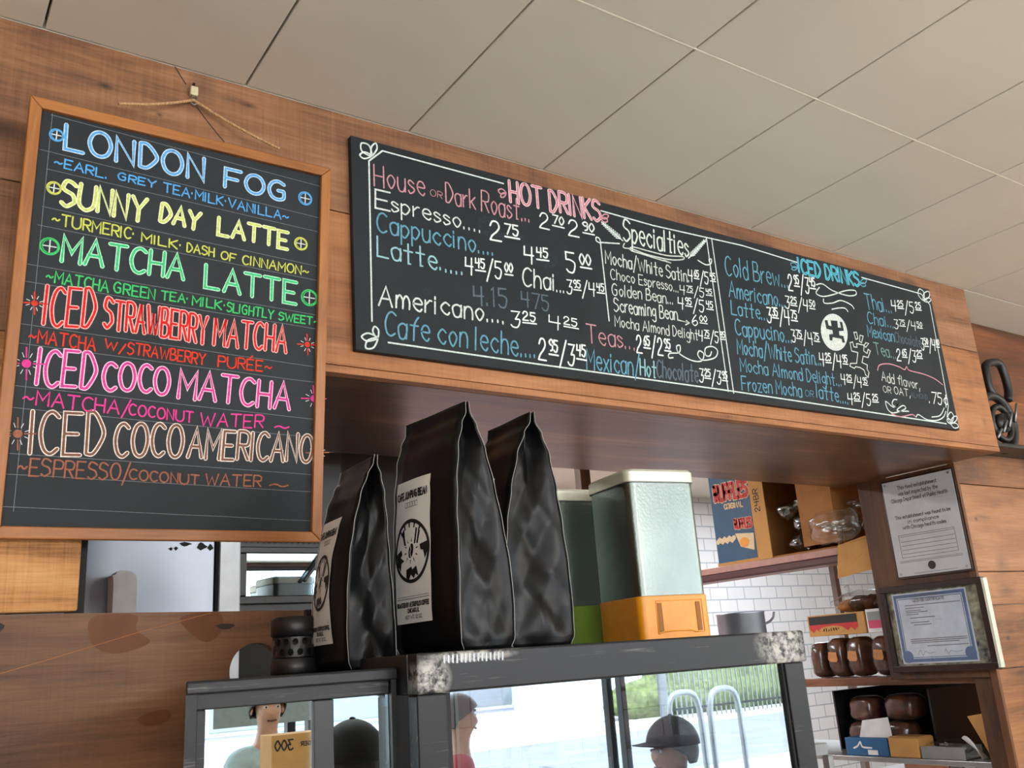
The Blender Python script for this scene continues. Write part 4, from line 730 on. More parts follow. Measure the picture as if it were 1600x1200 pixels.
# ------------------------------------------------------------------ tin canisters
def rrect(hx, hy, r, n=6):
    out = []
    for (sx, sy, a0) in ((1, 1, 0), (-1, 1, 90), (-1, -1, 180), (1, -1, 270)):
        for i in range(n + 1): a = R_(a0 + 90 * i / n); out.append((sx * (hx - r) + r * math.cos(a), sy * (hy - r) + r * math.sin(a)))
    return out
def shell(mb, hx, hy, r, zs, scale=None):
    vs = []; n = 28
    for k, z in enumerate(zs):
        g_ = scale[k] if scale else 0
        vs += [(x, y, z) for x, y in rrect(hx + g_, hy + g_, r)]
    fs = [(k * n + j, k * n + (j + 1) % n, (k + 1) * n + (j + 1) % n, (k + 1) * n + j) for k in range(len(zs) - 1) for j in range(n)]
    fs += [tuple(range(n))[::-1], tuple(range((len(zs) - 1) * n, len(zs) * n))]
    mb.add(vs, fs, smooth=False); return mb
def canister(loc, rz, wx, wy, h, hb_, mat, label, slots):
    root = empty('tin_canister', loc, label, 'canister', 'square tin canisters on the display case', (0, 0, rz))
    def fin(o):
        for p_ in o.data.polygons: p_.use_smooth = len(p_.vertices) == 4
        o.data.set_sharp_from_angle(angle=R_(30)); return o
    q = MB(); shell(q, wx / 2, wy / 2, .013, [0, .003, hb_ - .001, hb_], [-.002, 0, 0, -.001]); bs = fin(q.build('plastic_base', mat, root))
    q = MB(); shell(q, wx / 2 - .0012, wy / 2 - .0012, .014, [hb_ + .0003, h - .0215]); fin(q.build('tin_body', M['tin'], root))
    q = MB(); shell(q, wx / 2, wy / 2, .014, [h - .021, h - .0195, h - .004, h], [0, .0012, .0012, -.002]); fin(q.build('lid', M['tin_lid'], root))
    q = MB(); q.tube([(x, y, h - .0205) for x, y in rrect(wx / 2 + .0006, wy / 2 + .0006, .014)], .0009, 6, True); q.build('lid_bead', M['steel_d'], root)
    if slots:
        for x in (-.030, .040):
            q = MB(); q.box(x - .004, x + .004, -wy / 2 - .0009, -wy / 2 + .004, .012, hb_ - .011); q.build('slot', M['slot'], bs)
        q = MB(); q.tube([(x, -wy / 2 - .0002, z) for x, z in smooth_pts([(-.036, .010), (-.02, .013), (.02, .013), (.032, .010)], 5)], .0012, 6); q.tube([(-.036, -wy / 2 - .0002, .010), (-.036, -wy / 2 - .0002, hb_ - .008), (.048, -wy / 2 - .0002, hb_ - .008), (.048, -wy / 2 - .0002, .010), (.032, -wy / 2 - .0002, .010)], .0008, 6); q.build('moulded_rim', mat, bs)
    return root
import mathutils
def corner_place(cx_, cy_, rz, wx, wy): d = mathutils.Matrix.Rotation(rz, 2) @ Vector((wx / 2, wy / 2)); return (cx_ + d.x, cy_ + d.y)
a = corner_place(.955, -.25, R_(-9), .128, .128); canister((a[0], a[1], ctop + .0005), R_(-9), .128, .128, .262, .066, M['yellow'], 'square steel canister with amber plastic base at the case edge, front one', True)
a = corner_place(.955 + .021, -.25 + .140, R_(-9), .128, .128); canister((.986, -.0175 + .0, E + .0163), R_(-7), .128, .128, .262, .066, M['green'], 'square steel canister with green plastic base behind the amber-based one', False)
# perforated black canister by the hole in the wall
pc = empty('perforated_canister', (.4455, -.175, lt + .0005), 'black perforated cylinder with a collar beside the wall hole, half behind a bag', 'grinder')
q = MB(); q.lathe([(.029, 0), (.031, .003), (.031, .018), (.028, .020)], 32); q.build('base_ring', M['black'], pc)
q = MB(); n = 16
for rw_ in range(2):
    z0, z1 = .0205 + rw_ * .012, .0205 + (rw_ + 1) * .012
    for j in range(n):
        a0 = 2 * math.pi * (j + rw_ * .5) / n; a1 = a0 + 2 * math.pi / n; vs = []
        cyl = lambda u, v_: (.029 * math.cos(a0 + (a1 - a0) * u), .029 * math.sin(a0 + (a1 - a0) * u), z0 + (z1 - z0) * v_)
        sq = [(0, 0), (.5, 0), (1, 0), (1, .5), (1, 1), (.5, 1), (0, 1), (0, .5)]; oc = [(.5 + .33 * math.cos(R_(225 + 45 * k)), .5 + .36 * math.sin(R_(225 + 45 * k))) for k in range(8)]
        q.add([cyl(*s_) for s_ in sq] + [cyl(*s_) for s_ in oc], [(k, (k + 1) % 8, 8 + (k + 1) % 8, 8 + k) for k in range(8)])
q.build('perforated_band', M['black'], pc)
q = MB(); q.lathe([(.022, .0205), (.022, .0445)], 24); q.build('inner_core', M['matt_black'], pc)
q = MB(); q.lathe([(.028, .0450), (.031, .047), (.031, .066), (.027, .069), (.014, .070)], 32); q.build('collar', M['black'], pc)
q = MB(); q.box(.012, .020, -.004, .004, .070, .078); q.build('tab', M['black'], pc)
rc_ = MB(); rc_.lathe([(.012, 0), (.016, .006), (.017, .018), (.014, .028), (.006, .032)], 20, (.478, -.150, lt + .0006))
tag(rc_.build('red_cap', M['red']), 'small red rounded cap peeking out at the foot of the lowest coffee bag', 'cap')

# ------------------------------------------------------------------ through the small opening on the left
fr_ = empty('steel_refrigerator', (.45, .95, 0), 'brushed steel refrigerator seen through the gap under the hanging chalkboard', 'refrigerator')
FB = (.45, .95, 0)
q = MB(); q.box(.20, .578, .62, 1.25, .05, 2.05); P_(q, 'cabinet', M['steel'], fr_, FB, bevel=.004)
q = MB(); q.box(.5805, .626, .605, 1.25, .05, 2.05); P_(q, 'edge_strip', M['steel_d'], fr_, FB, bevel=.003)
q = MB(); q.box(.577, .5803, .612, .7, .05, 2.05); P_(q, 'door_gasket', M['matt_black'], fr_, FB)
wr_ = MB()
for (x, z, a, b_) in [(.515, .276, .012, .004), (.548, .272, .010, .007), (.487, .266, .004, .003), (.497, .267, .004, .0035), (.566, .270, .006, .006)]:
    n = 11; wr_.add([(x + a * math.cos(t) * (1 + .3 * math.sin(3 * t + x * 50)), .6192, E + z + b_ * math.sin(t) * (1 + .3 * math.cos(4 * t))) for t in [2 * math.pi * i / n for i in range(n)]], [tuple(range(n))])
P_(wr_, 'scraped_patch', M['matt_black'], fr_, FB)
pr = MB(); prof = smooth_pts([(.366, .10), (.366, .195), (.360, .204), (.369, .207), (.374, .214), (.392, .214), (.404, .207), (.408, .19), (.409, .10)], 4)
pr.prism([(x, .54, E + z) for x, z in prof], (0, .05, 0))
tag(pr.build('paper_dispenser', M['white'], bevel=.003), 'rounded white dispenser in front of the steel refrigerator', 'dispenser')
rk = MB(); rk.box(.33, .46, .50, .60, 0, E + .095); tag(rk.build('work_table', M['steel_d'], bevel=.003), 'narrow steel stand under the white dispenser behind the plank wall', 'stand')
mw = empty('black_oven', (.74, .8, E + .12), 'black countertop oven with a reflective window beside the steel refrigerator', 'oven')
MBs = (.74, .8, E + .12)
q = MB(); q.box(.632, .88, .66, 1.05, E + .12, E + .50); P_(q, 'body', M['black'], mw, MBs, bevel=.004)
q = MB()
for (a, b_, c, d) in ((.636, .85, .155, .172), (.636, .85, .262, .276), (.636, .652, .172, .262), (.836, .85, .172, .262)): q.box(a, b_, .645, .6595, E + c, E + d)
P_(q, 'window_frame', M['black'], mw, MBs, bevel=.002)
q = MB(); q.box(.652, .836, .650, .6595, E + .172, E + .262); P_(q, 'oven_window', M['mirror_glass'], mw, MBs)
q = MB(); q.obox(Matrix.Translation((.775, .636, E + .20)) @ Matrix.Rotation(R_(38), 4, 'Y'), .008, .012, .13) ; P_(q, 'handle_bar', M['black'], mw, MBs, bevel=.002)
q = MB()
for k in range(16): q.tube([(.64 + k * .013, .655, E + .285), (.652 + k * .013, .655, E + .31)], .0016, 5)
P_(q, 'vent_grille', M['matt_black'], mw, MBs)
st_ = MB(); st_.box(.63, .88, .66, 1.05, 0, E + .1195); tag(st_.build('oven_stand', M['matt_black'], bevel=.003), 'black bench carrying the black oven behind the plank wall', 'bench')
dc = MB(); dc.box(.885, 1.08, .72, 1.15, 0, E + .60); tag(dc.build('tall_black_cabinet', M['matt_black'], bevel=.004), 'tall black cabinet behind the coffee bags under the bulkhead', 'cabinet')

# ------------------------------------------------------------------ kitchen rack at the right end
SX0, SX1 = 2.57, 2.95
rk = empty('storage_rack', (2.76, 1.0, 0), 'wooden kitchen rack of three shelves behind the certificates, crowded with boxes and bread', 'shelving rack')
RK = (2.76, 1.0, 0)
q = MB(); q.box(SX0, SX1, .48, 1.9, E + .262, E + .285, .7); P_(q, 'shelf', M['pinkboard'], rk, RK, bevel=.002)
q = MB(); q.box(SX0 - .003, SX0 + .02, .48, 1.9, E + .236, E + .2615); P_(q, 'shelf_lip', M['maroon'], rk, RK, bevel=.006)
q = MB(); q.box(SX0, SX1, .218, .84, E - .142, E - .117, .4); q.box(SX0, SX1, .841, 1.9, E - .142, E - .13, .4); P_(q, 'shelf', M['shelf'], rk, RK, bevel=.002)
q = MB(); q.box(SX0, SX1, .218, 1.9, E - .362, E - .347, .4); P_(q, 'shelf', M['steel_d'], rk, RK, bevel=.002)
for (x, y) in ((SX1 + .012, .93), (SX1 + .012, 1.88), (SX1 + .012, .24)):
    q = MB(); q.box(x - .011, x + .011, y - .011, y + .011, 0, E + (.285 if y > .3 else -.117)); P_(q, 'post', M['steel_d'], rk, RK)
# upper shelf: crisp carton, open carton of lids, loose bags of lids
T1 = E + .2855
def part_text(root, base, mapf, txt, fr, wd, mat, name='printed_word'):
    mb = MB()
    for pl in lay(txt, fr): mb.ribbon(pl, wd, mapf, 0)
    return P_(mb, name, mat, root, base)
bb = (2.72, 1.03, T1)
cr = empty('crisp_carton', bb, 'dark blue carton with red snack lettering at the far end of the top shelf', 'box')
q = MB(); q.box(2.585, 2.86, .948, 1.14, T1 + .0005, T1 + .40); P_(q, 'carton', M['ruff'], cr, bb, bevel=.002)
q = MB(); q.box(2.583, 2.8, .946, 1.142, T1 + .0003, T1 + .012); P_(q, 'tray_edge', M['card'], cr, bb)
mpx = lambda x, z, o: (2.5838 - o, -x, z)           # reads from the left (-x side): u = -y
for (txt, y0, y1, z, hh, wd, mt) in (('RUFFLES', -1.115, -.955, E + .525, .055, .020, 'cream'), ('RUFFLES', -1.115, -.955, E + .525, .055, .013, 'ruff_red'), ('ORIGINAL', -1.075, -.985, E + .490, .018, .005, 'cream'), ('RUFFLES', -1.035, -.955, E + .412, .032, .011, 'cream'), ('RUFFLES', -1.035, -.955, E + .412, .032, .0075, 'ruff_red')):
    part_text(cr, bb, (lambda x, z, o, k=(.0006 if mt == 'ruff_red' else 0): mpx(x, z, k)), txt, (y0, z, y1, z - .004, y0, z + hh), wd, M[mt])
q = MB(); q.add([mpx(-1.04, E + .395, 0), mpx(-.952, E + .385, 0), mpx(-.958, E + .325, 0), mpx(-1.02, E + .345, 0)], [(0, 1, 2, 3)]); q.ribbon([(-1.13 + i * .012, E + .378 + (.004 if i % 2 else -.004)) for i in range(8)], .018, mpx, 0); P_(q, 'printed_crisps', M['cream'], cr, bb)
q = MB(); q.add([mpx(-1.0 + .022 * math.cos(t), E + .358 + .018 * math.sin(t), .0006) for t in [2 * math.pi * i / 14 for i in range(14)]], [tuple(range(14))]); P_(q, 'printed_crisp', M['yellow'], cr, bb)
bb = (2.74, .74, T1)
oc = empty('lid_carton', bb, 'open cardboard carton marked 24BR holding clear lids on the top shelf', 'box')
q = MB()
for bx in ((2.585, 2.90, .938, .944, 0, .30), (2.585, 2.90, .60, .606, 0, .30), (2.585, 2.90, .6065, .9375, 0, .006), (2.895, 2.90, .6065, .9375, .0065, .30), (2.585, 2.90, .6065, .9375, .294, .30)): q.box(*bx[:4], T1 + .0005 + bx[4], T1 + .0005 + bx[5])
P_(q, 'carton_walls', M['card_d'], oc, bb)
q = MB(); q.box(2.5805, 2.5845, .880, .944, T1 + .001, T1 + .30); P_(q, 'side_flap', M['card'], oc, bb)
q = MB(); q.box(2.5805, 2.5845, .60, .738, T1 + .02, T1 + .30); P_(q, 'end_flap', M['card_d'], oc, bb)
mb = MB()
for pl in lay('24BR', (T1 + .17, .905, T1 + .25, .905, T1 + .17, .927)): mb.ribbon(pl, .0035, lambda x, y, o: (2.5800, y, x), 0)
P_(mb, 'printed_code', M['ink'], oc, bb)
rb = random.Random(5)
for i, (y, z, r) in enumerate([(.80, .042, .034), (.775, .105, .033), (.835, .16, .034), (.765, .172, .033)]):
    q = MB(); q.blob((2.64, y, T1 + z), (.035, r, r * .9), 12, .07, i); q.lathe([(r * .5, 0), (r * .9, .006), (r * .95, .012)], 20, (2.64, y, T1 + z))
    tag(q.build('cup_lid_bundle', M['lids']), ['clear plastic lids bundle lowest inside the open carton', 'clear plastic lids bundle second from the bottom in the open carton', 'clear plastic lids bundle at the carton flap, third up', 'clear plastic lids bundle topmost inside the open carton'][i], 'lids', 'bundles of clear lids in the open carton')
bb = (2.74, .50, T1)
fc = empty('torn_carton', bb, 'cardboard carton with its flap hanging over the shelf edge beside the upper notice', 'box')
q = MB()
for bx in ((2.60, 2.90, .485, .490, 0, .06), (2.60, 2.90, .590, .595, 0, .06), (2.60, 2.90, .4905, .5895, 0, .006), (2.895, 2.90, .4905, .5895, .0065, .06)): q.box(*bx[:4], T1 + .0005 + bx[4], T1 + .0005 + bx[5])
P_(q, 'carton_walls', M['card_d'], fc, bb)
q = MB(); q.prism([(2.562, .612, E + .188), (2.562, .448, E + .205), (2.562, .430, E + .30), (2.575, .425, E + .318), (2.562, .592, E + .290)], (.003, 0, 0)); P_(q, 'hanging_flap', M['card'], fc, bb)
for i, (c, r, sd) in enumerate([((2.535, .575, E + .348), (.038, .085, .050), 1), ((2.66, .545, E + .418), (.045, .045, .03), 2), ((2.59, .455, E + .392), (.03, .032, .04), 3), ((2.67, .53, E + .353), (.04, .035, .028), 4)]):
    q = MB(); q.blob(c, r, 18, .08, sd); o = q.build('plastic_bag', M['film'])
    tag(o, ['large crumpled clear plastic bag spilling over the top shelf edge', 'crumpled clear bag wedged under the bulkhead above the others', 'small clear bag nearest the upper notice', 'clear bag at the back of the torn carton'][i], 'plastic bag', 'clear bags on the top shelf')
    q = MB()
    for k in range(4): q.lathe([(.020, 0), (.030, .004), (.031, .008), (.022, .010)], 18, (c[0], c[1] - .03 + .02 * k, c[2] - .02 + .008 * k))
    q.build('lid', M['lids'], o)
# middle shelf: loaves in bags, printed box, sign, buns
T2 = E - .1165
for i, (y, wy, hh) in enumerate([(.765, .06, .112), (.690, .064, .122), (.615, .064, .122), (.520, .075, .120), (.428, .075, .118)]):
    lf = empty('bread_loaf', (2.63, y, T2), ['bagged dark loaf at the left end of the middle shelf', 'bagged loaf second from the left, amber label', 'bagged loaf in the middle of the row, amber label', 'bagged loaf fourth along, right of the gap', 'bagged loaf nearest the lower certificate'][i], 'bread', 'bagged loaves on the middle shelf')
    q = MB(); q.loaf((0, 0, hh / 2), (.05, wy / 2 * .9, hh / 2 - .0008), 16, .05, i); q.build('loaf', M['crust'], lf)
    q = MB(); q.loaf((0, 0, hh / 2), (.054, wy / 2 * .97, hh / 2), 16, .03, i + 20); q.build('bread_bag', M['film'], lf)
    if i in (1, 2, 3): q = MB(); q.add([(-.0565, a, z) for a, z in ((.012, .050), (-.012, .048), (-.018, .055), (-.016, .078), (.014, .080), (.019, .058))], [tuple(range(6))]); q.build('bag_label', M['bun'], lf)
bb = (2.66, .655, T2 + .1305)
pb = empty('printed_box', bb, 'low printed carton with black band and red flames on top of the loaves', 'box')
q = MB(); q.box(2.575, 2.76, .548, .768, bb[2], bb[2] + .066); P_(q, 'carton', M['card'], pb, bb, bevel=.0015)
mq = lambda x, z, o: (2.5742 - o, -x, z)
q = MB(); q.add([mq(-.762, bb[2] + .036, 0), mq(-.575, bb[2] + .036, 0), mq(-.575, bb[2] + .062, 0), mq(-.762, bb[2] + .062, 0)], [(0, 1, 2, 3)]); P_(q, 'black_band', M['ink'], pb, bb)
q = MB(); fl_ = [(-.762 + i * .187 / 14, bb[2] + (.012 if i % 2 else .022)) for i in range(15)]; q.add([mq(*a, 0) for a in fl_] + [mq(-.575, bb[2] + .036, 0), mq(-.762, bb[2] + .036, 0)], [tuple(range(17))]); P_(q, 'red_flames', M['ruff_red'], pb, bb)
q = MB(); q.add([mq(-.675 + .05 * math.cos(t), bb[2] + .018 + .012 * math.sin(t), .0005) for t in [2 * math.pi * i / 18 for i in range(18)]], [tuple(range(18))]); P_(q, 'printed_oval', M['card'], pb, bb)
q = MB(); rs = random.Random(2)
for k in range(7): q.ribbon(smooth_pts([(-.708 + k * .0095 + rs.uniform(0, .004), bb[2] + .013 + rs.uniform(0, .010)) for _ in range(4)], 3), .003, mq, .001)
P_(q, 'printed_word', M['ink'], pb, bb)
sg = empty('price_card', (2.575, .505, T2 + .1305), 'small white card with grey and pink halves beside the printed carton', 'sign')
q = MB(); q.box(0, .003, -.036, .036, .0, .070); q.build('card', M['white'], sg)
q = MB(); q.add([(-.0006, a, z) for a, z in ((.031, .036), (-.031, .036), (-.031, .062), (.031, .062))], [(0, 1, 2, 3)]); q.build('grey_half', M['grey_card'], sg)
q = MB(); q.add([(-.0006, a, z) for a, z in ((.031, .012), (-.031, .012), (-.031, .036), (.031, .036))], [(0, 1, 2, 3)]); q.build('pink_half', M['pink'], sg)
bg = empty('bag_of_buns', (2.66, .60, bb[2] + .0665), 'clear bag of reddish buns lying on the printed carton', 'bread')
for i, (y, z, r) in enumerate([(.06, .022, .022), (.012, .026, .026), (-.036, .027, .027), (-.075, .024, .024)]): q = MB(); q.blob((0, y, z), (.04, r * 1.3, r), 12, .05, i); q.build('bun', M['bun'] if i == 0 else M['crust'], bg)
q = MB(); q.blob((0, 0, .034), (.055, .115, .034), 18, .05, 9); q.tube([(0, .04, .060), (-.005, .050, .075), (-.004, .055, .085)], [.012, .006, .010], 8); q.build('bread_bag', M['film'], bg)
# low shelf
T3 = E - .3465
bb = (2.72, .60, T3)
db = empty('dark_carton', (2.78, .60, T3), 'large dark-sided carton holding bagged bread on the low shelf', 'box')
q = MB()
for bx in ((2.66, 2.93, .43, .436, 0, .185), (2.66, 2.93, .776, .782, 0, .185), (2.925, 2.93, .4365, .7755, .0065, .185), (2.66, 2.93, .4365, .7755, 0, .006)): q.box(*bx[:4], T3 + .0005 + bx[4], T3 + .0005 + bx[5])
P_(q, 'carton_walls', M['black'], db, (2.78, .60, T3))
for i, (y, z, r) in enumerate([(.70, .045, .055), (.58, .045, .058), (.69, .12, .05), (.55, .125, .058)]):
    q = MB(); q.loaf((2.71, y, T3 + .008 + z), (.05, r * .95, .036), 14, .08, i + 3); o = q.build('bagged_bread', M['crust'])
    tag(o, ['bagged bread at the lower left inside the dark carton', 'bagged bread at the lower right inside the dark carton', 'bagged bread piled upper left inside the dark carton', 'bagged bread piled upper right inside the dark carton'][i], 'bread', 'bread in the dark carton')
    q = MB(); q.loaf((2.71, y, T3 + .008 + z), (.054, r, .039), 14, .06, i + 3); q.build('bread_bag', M['film'], o)
bb = (2.62, .62, T3)
bl = empty('blue_carton', bb, 'small blue carton with white print at the front of the low shelf', 'box')
q = MB(); q.box(2.575, 2.655, .543, .695, T3 + .0005, T3 + .052); P_(q, 'carton', M['sign_blue'], bl, bb, bevel=.0015)
mz = lambda x, z, o: (2.5742, -x, z)
q = MB(); q.ribbon(smooth_pts([(-.665, T3 + .022), (-.65, T3 + .028), (-.638, T3 + .040), (-.632, T3 + .026), (-.60, T3 + .024)], 4), .005, mz); q.add([mz(a, z, 0) for a, z in ((-.615, T3 + .004), (-.580, T3 + .004), (-.580, T3 + .018), (-.615, T3 + .018))], [(0, 1, 2, 3)]); P_(q, 'white_print', M['white'], bl, bb)
nc = MB(); nc.prism([(2.585, .645, E - .2935), (2.590, .630, E - .245), (2.60, .545, E - .236), (2.592, .535, E - .2935)], (.003, 0, 0)); tag(nc.build('white_card', M['white']), 'blank white card standing on the small blue carton', 'card')
bx_ = MB(); bx_.box(2.575, 2.655, .440, .538, T3 + .0005, T3 + .055); bx_.box(2.58, 2.65, .4405, .5375, T3 + .0553, T3 + .058); tag(bx_.build('brown_carton', M['card'], bevel=.002), 'small brown carton right of the blue one on the low shelf', 'box')
ty = empty('straw_tray', (2.62, .365, T3), 'shallow tray of wrapped items at the right of the low shelf', 'tray')
q = MB(); q.box(-.045, .045, -.068, .068, .0005, .004); q.box(-.045, -.042, -.068, .068, .0042, .034); q.box(.042, .045, -.068, .068, .0042, .034); q.build('tray_walls', M['steel_d'], ty)
q = MB(); q.blob((0, 0, .03), (.040, .062, .02), 12, .1, 3); q.build('wrapped_pile', M['film'], ty)
for k in range(7):
    q = MB(); a = R_(-35 + k * 9); p0 = Vector((2.60, .262, T3 + .001)); q.tube([p0 + Vector((.004 * k, 0, .003)), p0 + Vector((.004 * k - .02, .02 + .05 * math.sin(a + .4), .05 + .012 * math.cos(a * 3)))], .0022, 6)
    tag(q.build('plastic_straw', M['white']), 'white straw in the loose bundle beside the tray at lower right', 'straw', 'white straws by the tray')
cf = MB(); cf.prism([(2.60, .232, T3 + .001), (2.60, .3 - .015, T3 + .115), (2.60, .222, T3 + .125), (2.60, .195, T3 + .001)], (.08, 0, 0)); tag(cf.build('tall_cardboard_piece', M['card']), 'upright brown cardboard piece against the dark post at lower right', 'cardboard')
# beyond the rack, under the certificates
T4 = E - .46
tb = MB(); tb.box(2.98, 3.75, .42, 1.0, T4 - .03, T4); 
for (x, y) in ((3.0, .44), (3.72, .44), (3.0, .97), (3.72, .97)): tb.box(x, x + .02, y, y + .02, 0, T4 - .0301)
tag(tb.build('prep_table', M['steel_d'], bevel=.002), 'steel prep table behind the storage rack', 'table')
def plain_box(name, x0, x1, y0, y1, z1, mat, label, cat='box'):
    q = MB(); q.box(x0, x1, y0, y1, T4 + .0005, z1); return tag(q.build(name, mat, bevel=.002), label, cat)
sb = plain_box('salmon_carton', 3.0, 3.22, .632, .80, E - .165, M['salmon'], 'salmon-coloured carton with a hand hole behind the low shelf'); 
q = MB(); 
for txt, y0, z in (('FRESH', .655, -.31), ('DONUT', .640, -.31)):
    for pl in lay(txt, (E - .315, y0 - .0, E - .225, y0, E - .315, y0 + .012)): q.ribbon(pl, .003, lambda x, y, o: (2.9994, y, x), 0)
q.build('printed_word', M['ink'], sb)
q = MB(); q.add([(2.9994, .675 + .006 * math.cos(t), E - .235 + .024 * math.sin(t)) for t in [2 * math.pi * i / 16 for i in range(16)]], [tuple(range(16))]); q.build('hand_hole', M['matt_black'], sb)  # flat black ellipse painted for the shade inside a hand hole
plain_box('grey_carton', 3.0, 3.25, .582, .628, E - .205, M['grey_card'], 'grey carton between the salmon carton and the pink-printed one')
pk = plain_box('pink_printed_carton', 3.0, 3.25, .540, .578, E - .200, M['white'], 'white carton with a pink print next to the grey carton'); q = MB(); q.add([(2.9994, a, E + z) for a, z in ((.574, -.265), (.556, -.265), (.556, -.215), (.574, -.215))], [(0, 1, 2, 3)]); q.build('pink_print', M['pink'], pk)
plain_box('second_grey_carton', 3.0, 3.25, .500, .536, E - .205, M['lilac'], 'plain lilac-grey carton left of the round red logo carton')
rp_ = plain_box('white_carton', 3.0, 3.25, .455, .496, E - .195, M['white'], 'white carton with a round red mark nearest the post'); q = MB(); q.add([(2.9994, .475 + .015 * math.cos(t), E - .245 + .015 * math.sin(t)) for t in [2 * math.pi * i / 16 for i in range(16)]], [tuple(range(16))]); q.build('red_mark', M['pink'], rp_)
ph = MB(); ph.box(3.0, 3.3, .42, .80, E - .163, E - .128); tag(ph.build('steel_pan', M['steel'], bevel=.003), 'flat steel pan lying on the cartons beneath the lower certificate', 'pan')
# certificates on the jamb
nt1 = empty('framed_notice', (XE, .262, E + .165), 'upright framed printed notice high on the opening side, above the certificate', 'notice')
q = MB(); q.box(-.006, -.0005, -.119, .119, -.006, .288); q.build('backing_board', M['dark_frame'], nt1)
q = MB(); q.box(-.0078, -.0062, -.1145, .1145, .0, .283); q.build('notice_sheet', simple('notice paper', rgb(184, 187, 192), .6, noise=.05, nscale=12), nt1)  # sheet greyed so its colour carries the shade on the jamb
NM = lambda x, z, o: (-.0084 - o, -x, z)
q = MB()
for txt, a, z, hh in (('This food establishment', .065, .255, .011), ('was last inspected by the', .065, .237, .011), ('Chicago Department of Public Health', .092, .219, .011), ('This establishment was found to be', .090, .168, .010), ('in compliance', .05, .152, .010), ('with Chicago health codes', .07, .136, .010)):
    for pl in lay(txt, (-a, z, a, z, -a, z + hh)): q.ribbon(pl, .0018, NM, 0)
q.build('printed_text', M['grey_ink'], nt1)
q = MB()
for z in (.115, .100, .088, .076, .064): q.ribbon([(-.085, z), (.088, z)], .0012, NM, 0)
for z in (.044, .040): q.ribbon([(-.10, z), (.10, z)], .0012, NM, 0)
q.ribbon([(-.09, .054), (-.09, .12), (.09, .12), (.09, .054), (-.09, .054)], .0012, NM, 0); q.ribbon([(-.06, .006), (.075, .006)], .0012, NM, 0)
q.build('printed_rules', M['grey_ink'], nt1)
q = MB(); q.add([NM(a, b_, 0) for a, b_ in circ(.0, .024, .012)[:-1]], [tuple(range(24))]); q.build('printed_seal', M['ink'], nt1)
q = MB()
for a, b_ in ((-.105, .275), (.105, .275), (-.105, .008), (.105, .008)): q.lathe([(.0042, 0), (.0032, .0012)], 12, (0, 0, 0)); 
q = MB()
for a, b_ in ((-.105, .275), (.105, .275), (-.105, .008), (.105, .008)): q.add([NM(a + .004 * math.cos(t), b_ + .004 * math.sin(t), .001) for t in [2 * math.pi * i / 10 for i in range(10)]], [tuple(range(10))])
q.build('corner_pin', M['steel_d'], nt1)
ce_ = empty('framed_certificate', (XE, .282, E - .1045), 'blue-bordered certificate in a deep walnut frame below the printed notice', 'certificate')
y0, y1, z1, fw2 = -.163, .162, .2445, .017
for bx in ((y0, y1, 0, fw2), (y0, y1, z1 - fw2, z1), (y0, y0 + fw2, fw2 + .0003, z1 - fw2 - .0003), (y1 - fw2, y1, fw2 + .0003, z1 - fw2 - .0003)):
    q = MB(); q.box(-.022, -.0005, bx[0], bx[1], bx[2], bx[3]); q.build('frame_rail', M['dark_frame'], ce_, bevel=.0015)
q = MB(); q.box(-.021, -.002, y0 - .0075, y0 - .0005, .004, z1 - .004); q.build('light_edge_strip', M['tin_lid'], ce_)
q = MB(); q.box(-.010, -.002, y0 + fw2, y1 - fw2, fw2, z1 - fw2); q.build('mottled_mat', simple('marbled mat', rgb(150, 146, 122), .7, noise=.5, nscale=42), ce_)
CM = lambda x, z, o: (-.0112 - o, -x, z)
px0, px1, pz0, pz1 = -.128, .108, .022, .222
q = MB(); q.box(-.011, -.0102, -px1, -px0, pz0, pz1); q.build('certificate_sheet', simple('certificate paper', rgb(196, 204, 216), .6), ce_)
q = MB()
for d, wd in ((.009, .009), (.017, .002)): q.ribbon([(px0 + d, pz0 + d), (px0 + d, pz1 - d), (px1 - d, pz1 - d), (px1 - d, pz0 + d), (px0 + d, pz0 + d)], wd, CM, 0)
for c in ((px0 + .02, pz0 + .02), (px1 - .02, pz0 + .024)): q.add([CM(a, b_, .0005) for a, b_ in circ(*c, .017)[:-1]], [tuple(range(24))])
q.build('blue_border', M['blue_ink'], ce_)
q = MB()
for txt, a, b_, z, hh in (('LICENSE CERTIFICATE', -.06, .04, .195, .008), ('CITY OF CHICAGO', -.05, .03, .2095, .005)):
    for pl in lay(txt, (a, z, b_, z, a, z + hh)): q.ribbon(pl, .0014, CM, .0007)
for (a, b_, z) in ((-.09, .085, .186), (-.09, -.03, .178), (-.09, -.04, .171), (-.09, -.02, .166), (-.09, -.05, .160), (-.08, 0.0, .150), (-.08, -.02, .137), (-.07, -.015, .130)): q.ribbon([(a, z), (b_, z)], .0022, CM, 0)
for (a, b_, z) in ((-.09, .085, .090), (-.09, .085, .085), (-.09, .06, .080), (-.04, .085, .070)): q.ribbon([(a, z), (b_, z)], .0022, CM, 0)
q.ribbon(smooth_pts([(-.075, .046), (-.065, .060), (-.06, .044), (-.05, .056), (-.04, .05), (-.02, .052)], 4), .0012, CM, 0); q.ribbon(smooth_pts([(.01, .05), (.015, .060), (.02, .047), (.03, .054), (.045, .05), (.065, .053)], 4), .0012, CM, 0)
q.build('printed_text', M['grey_ink'], ce_)
q = MB(); q.box(-.016, -.0145, y0 + fw2, y1 - fw2, fw2, z1 - fw2); q.build('frame_glass', M['cert_glass'], ce_)
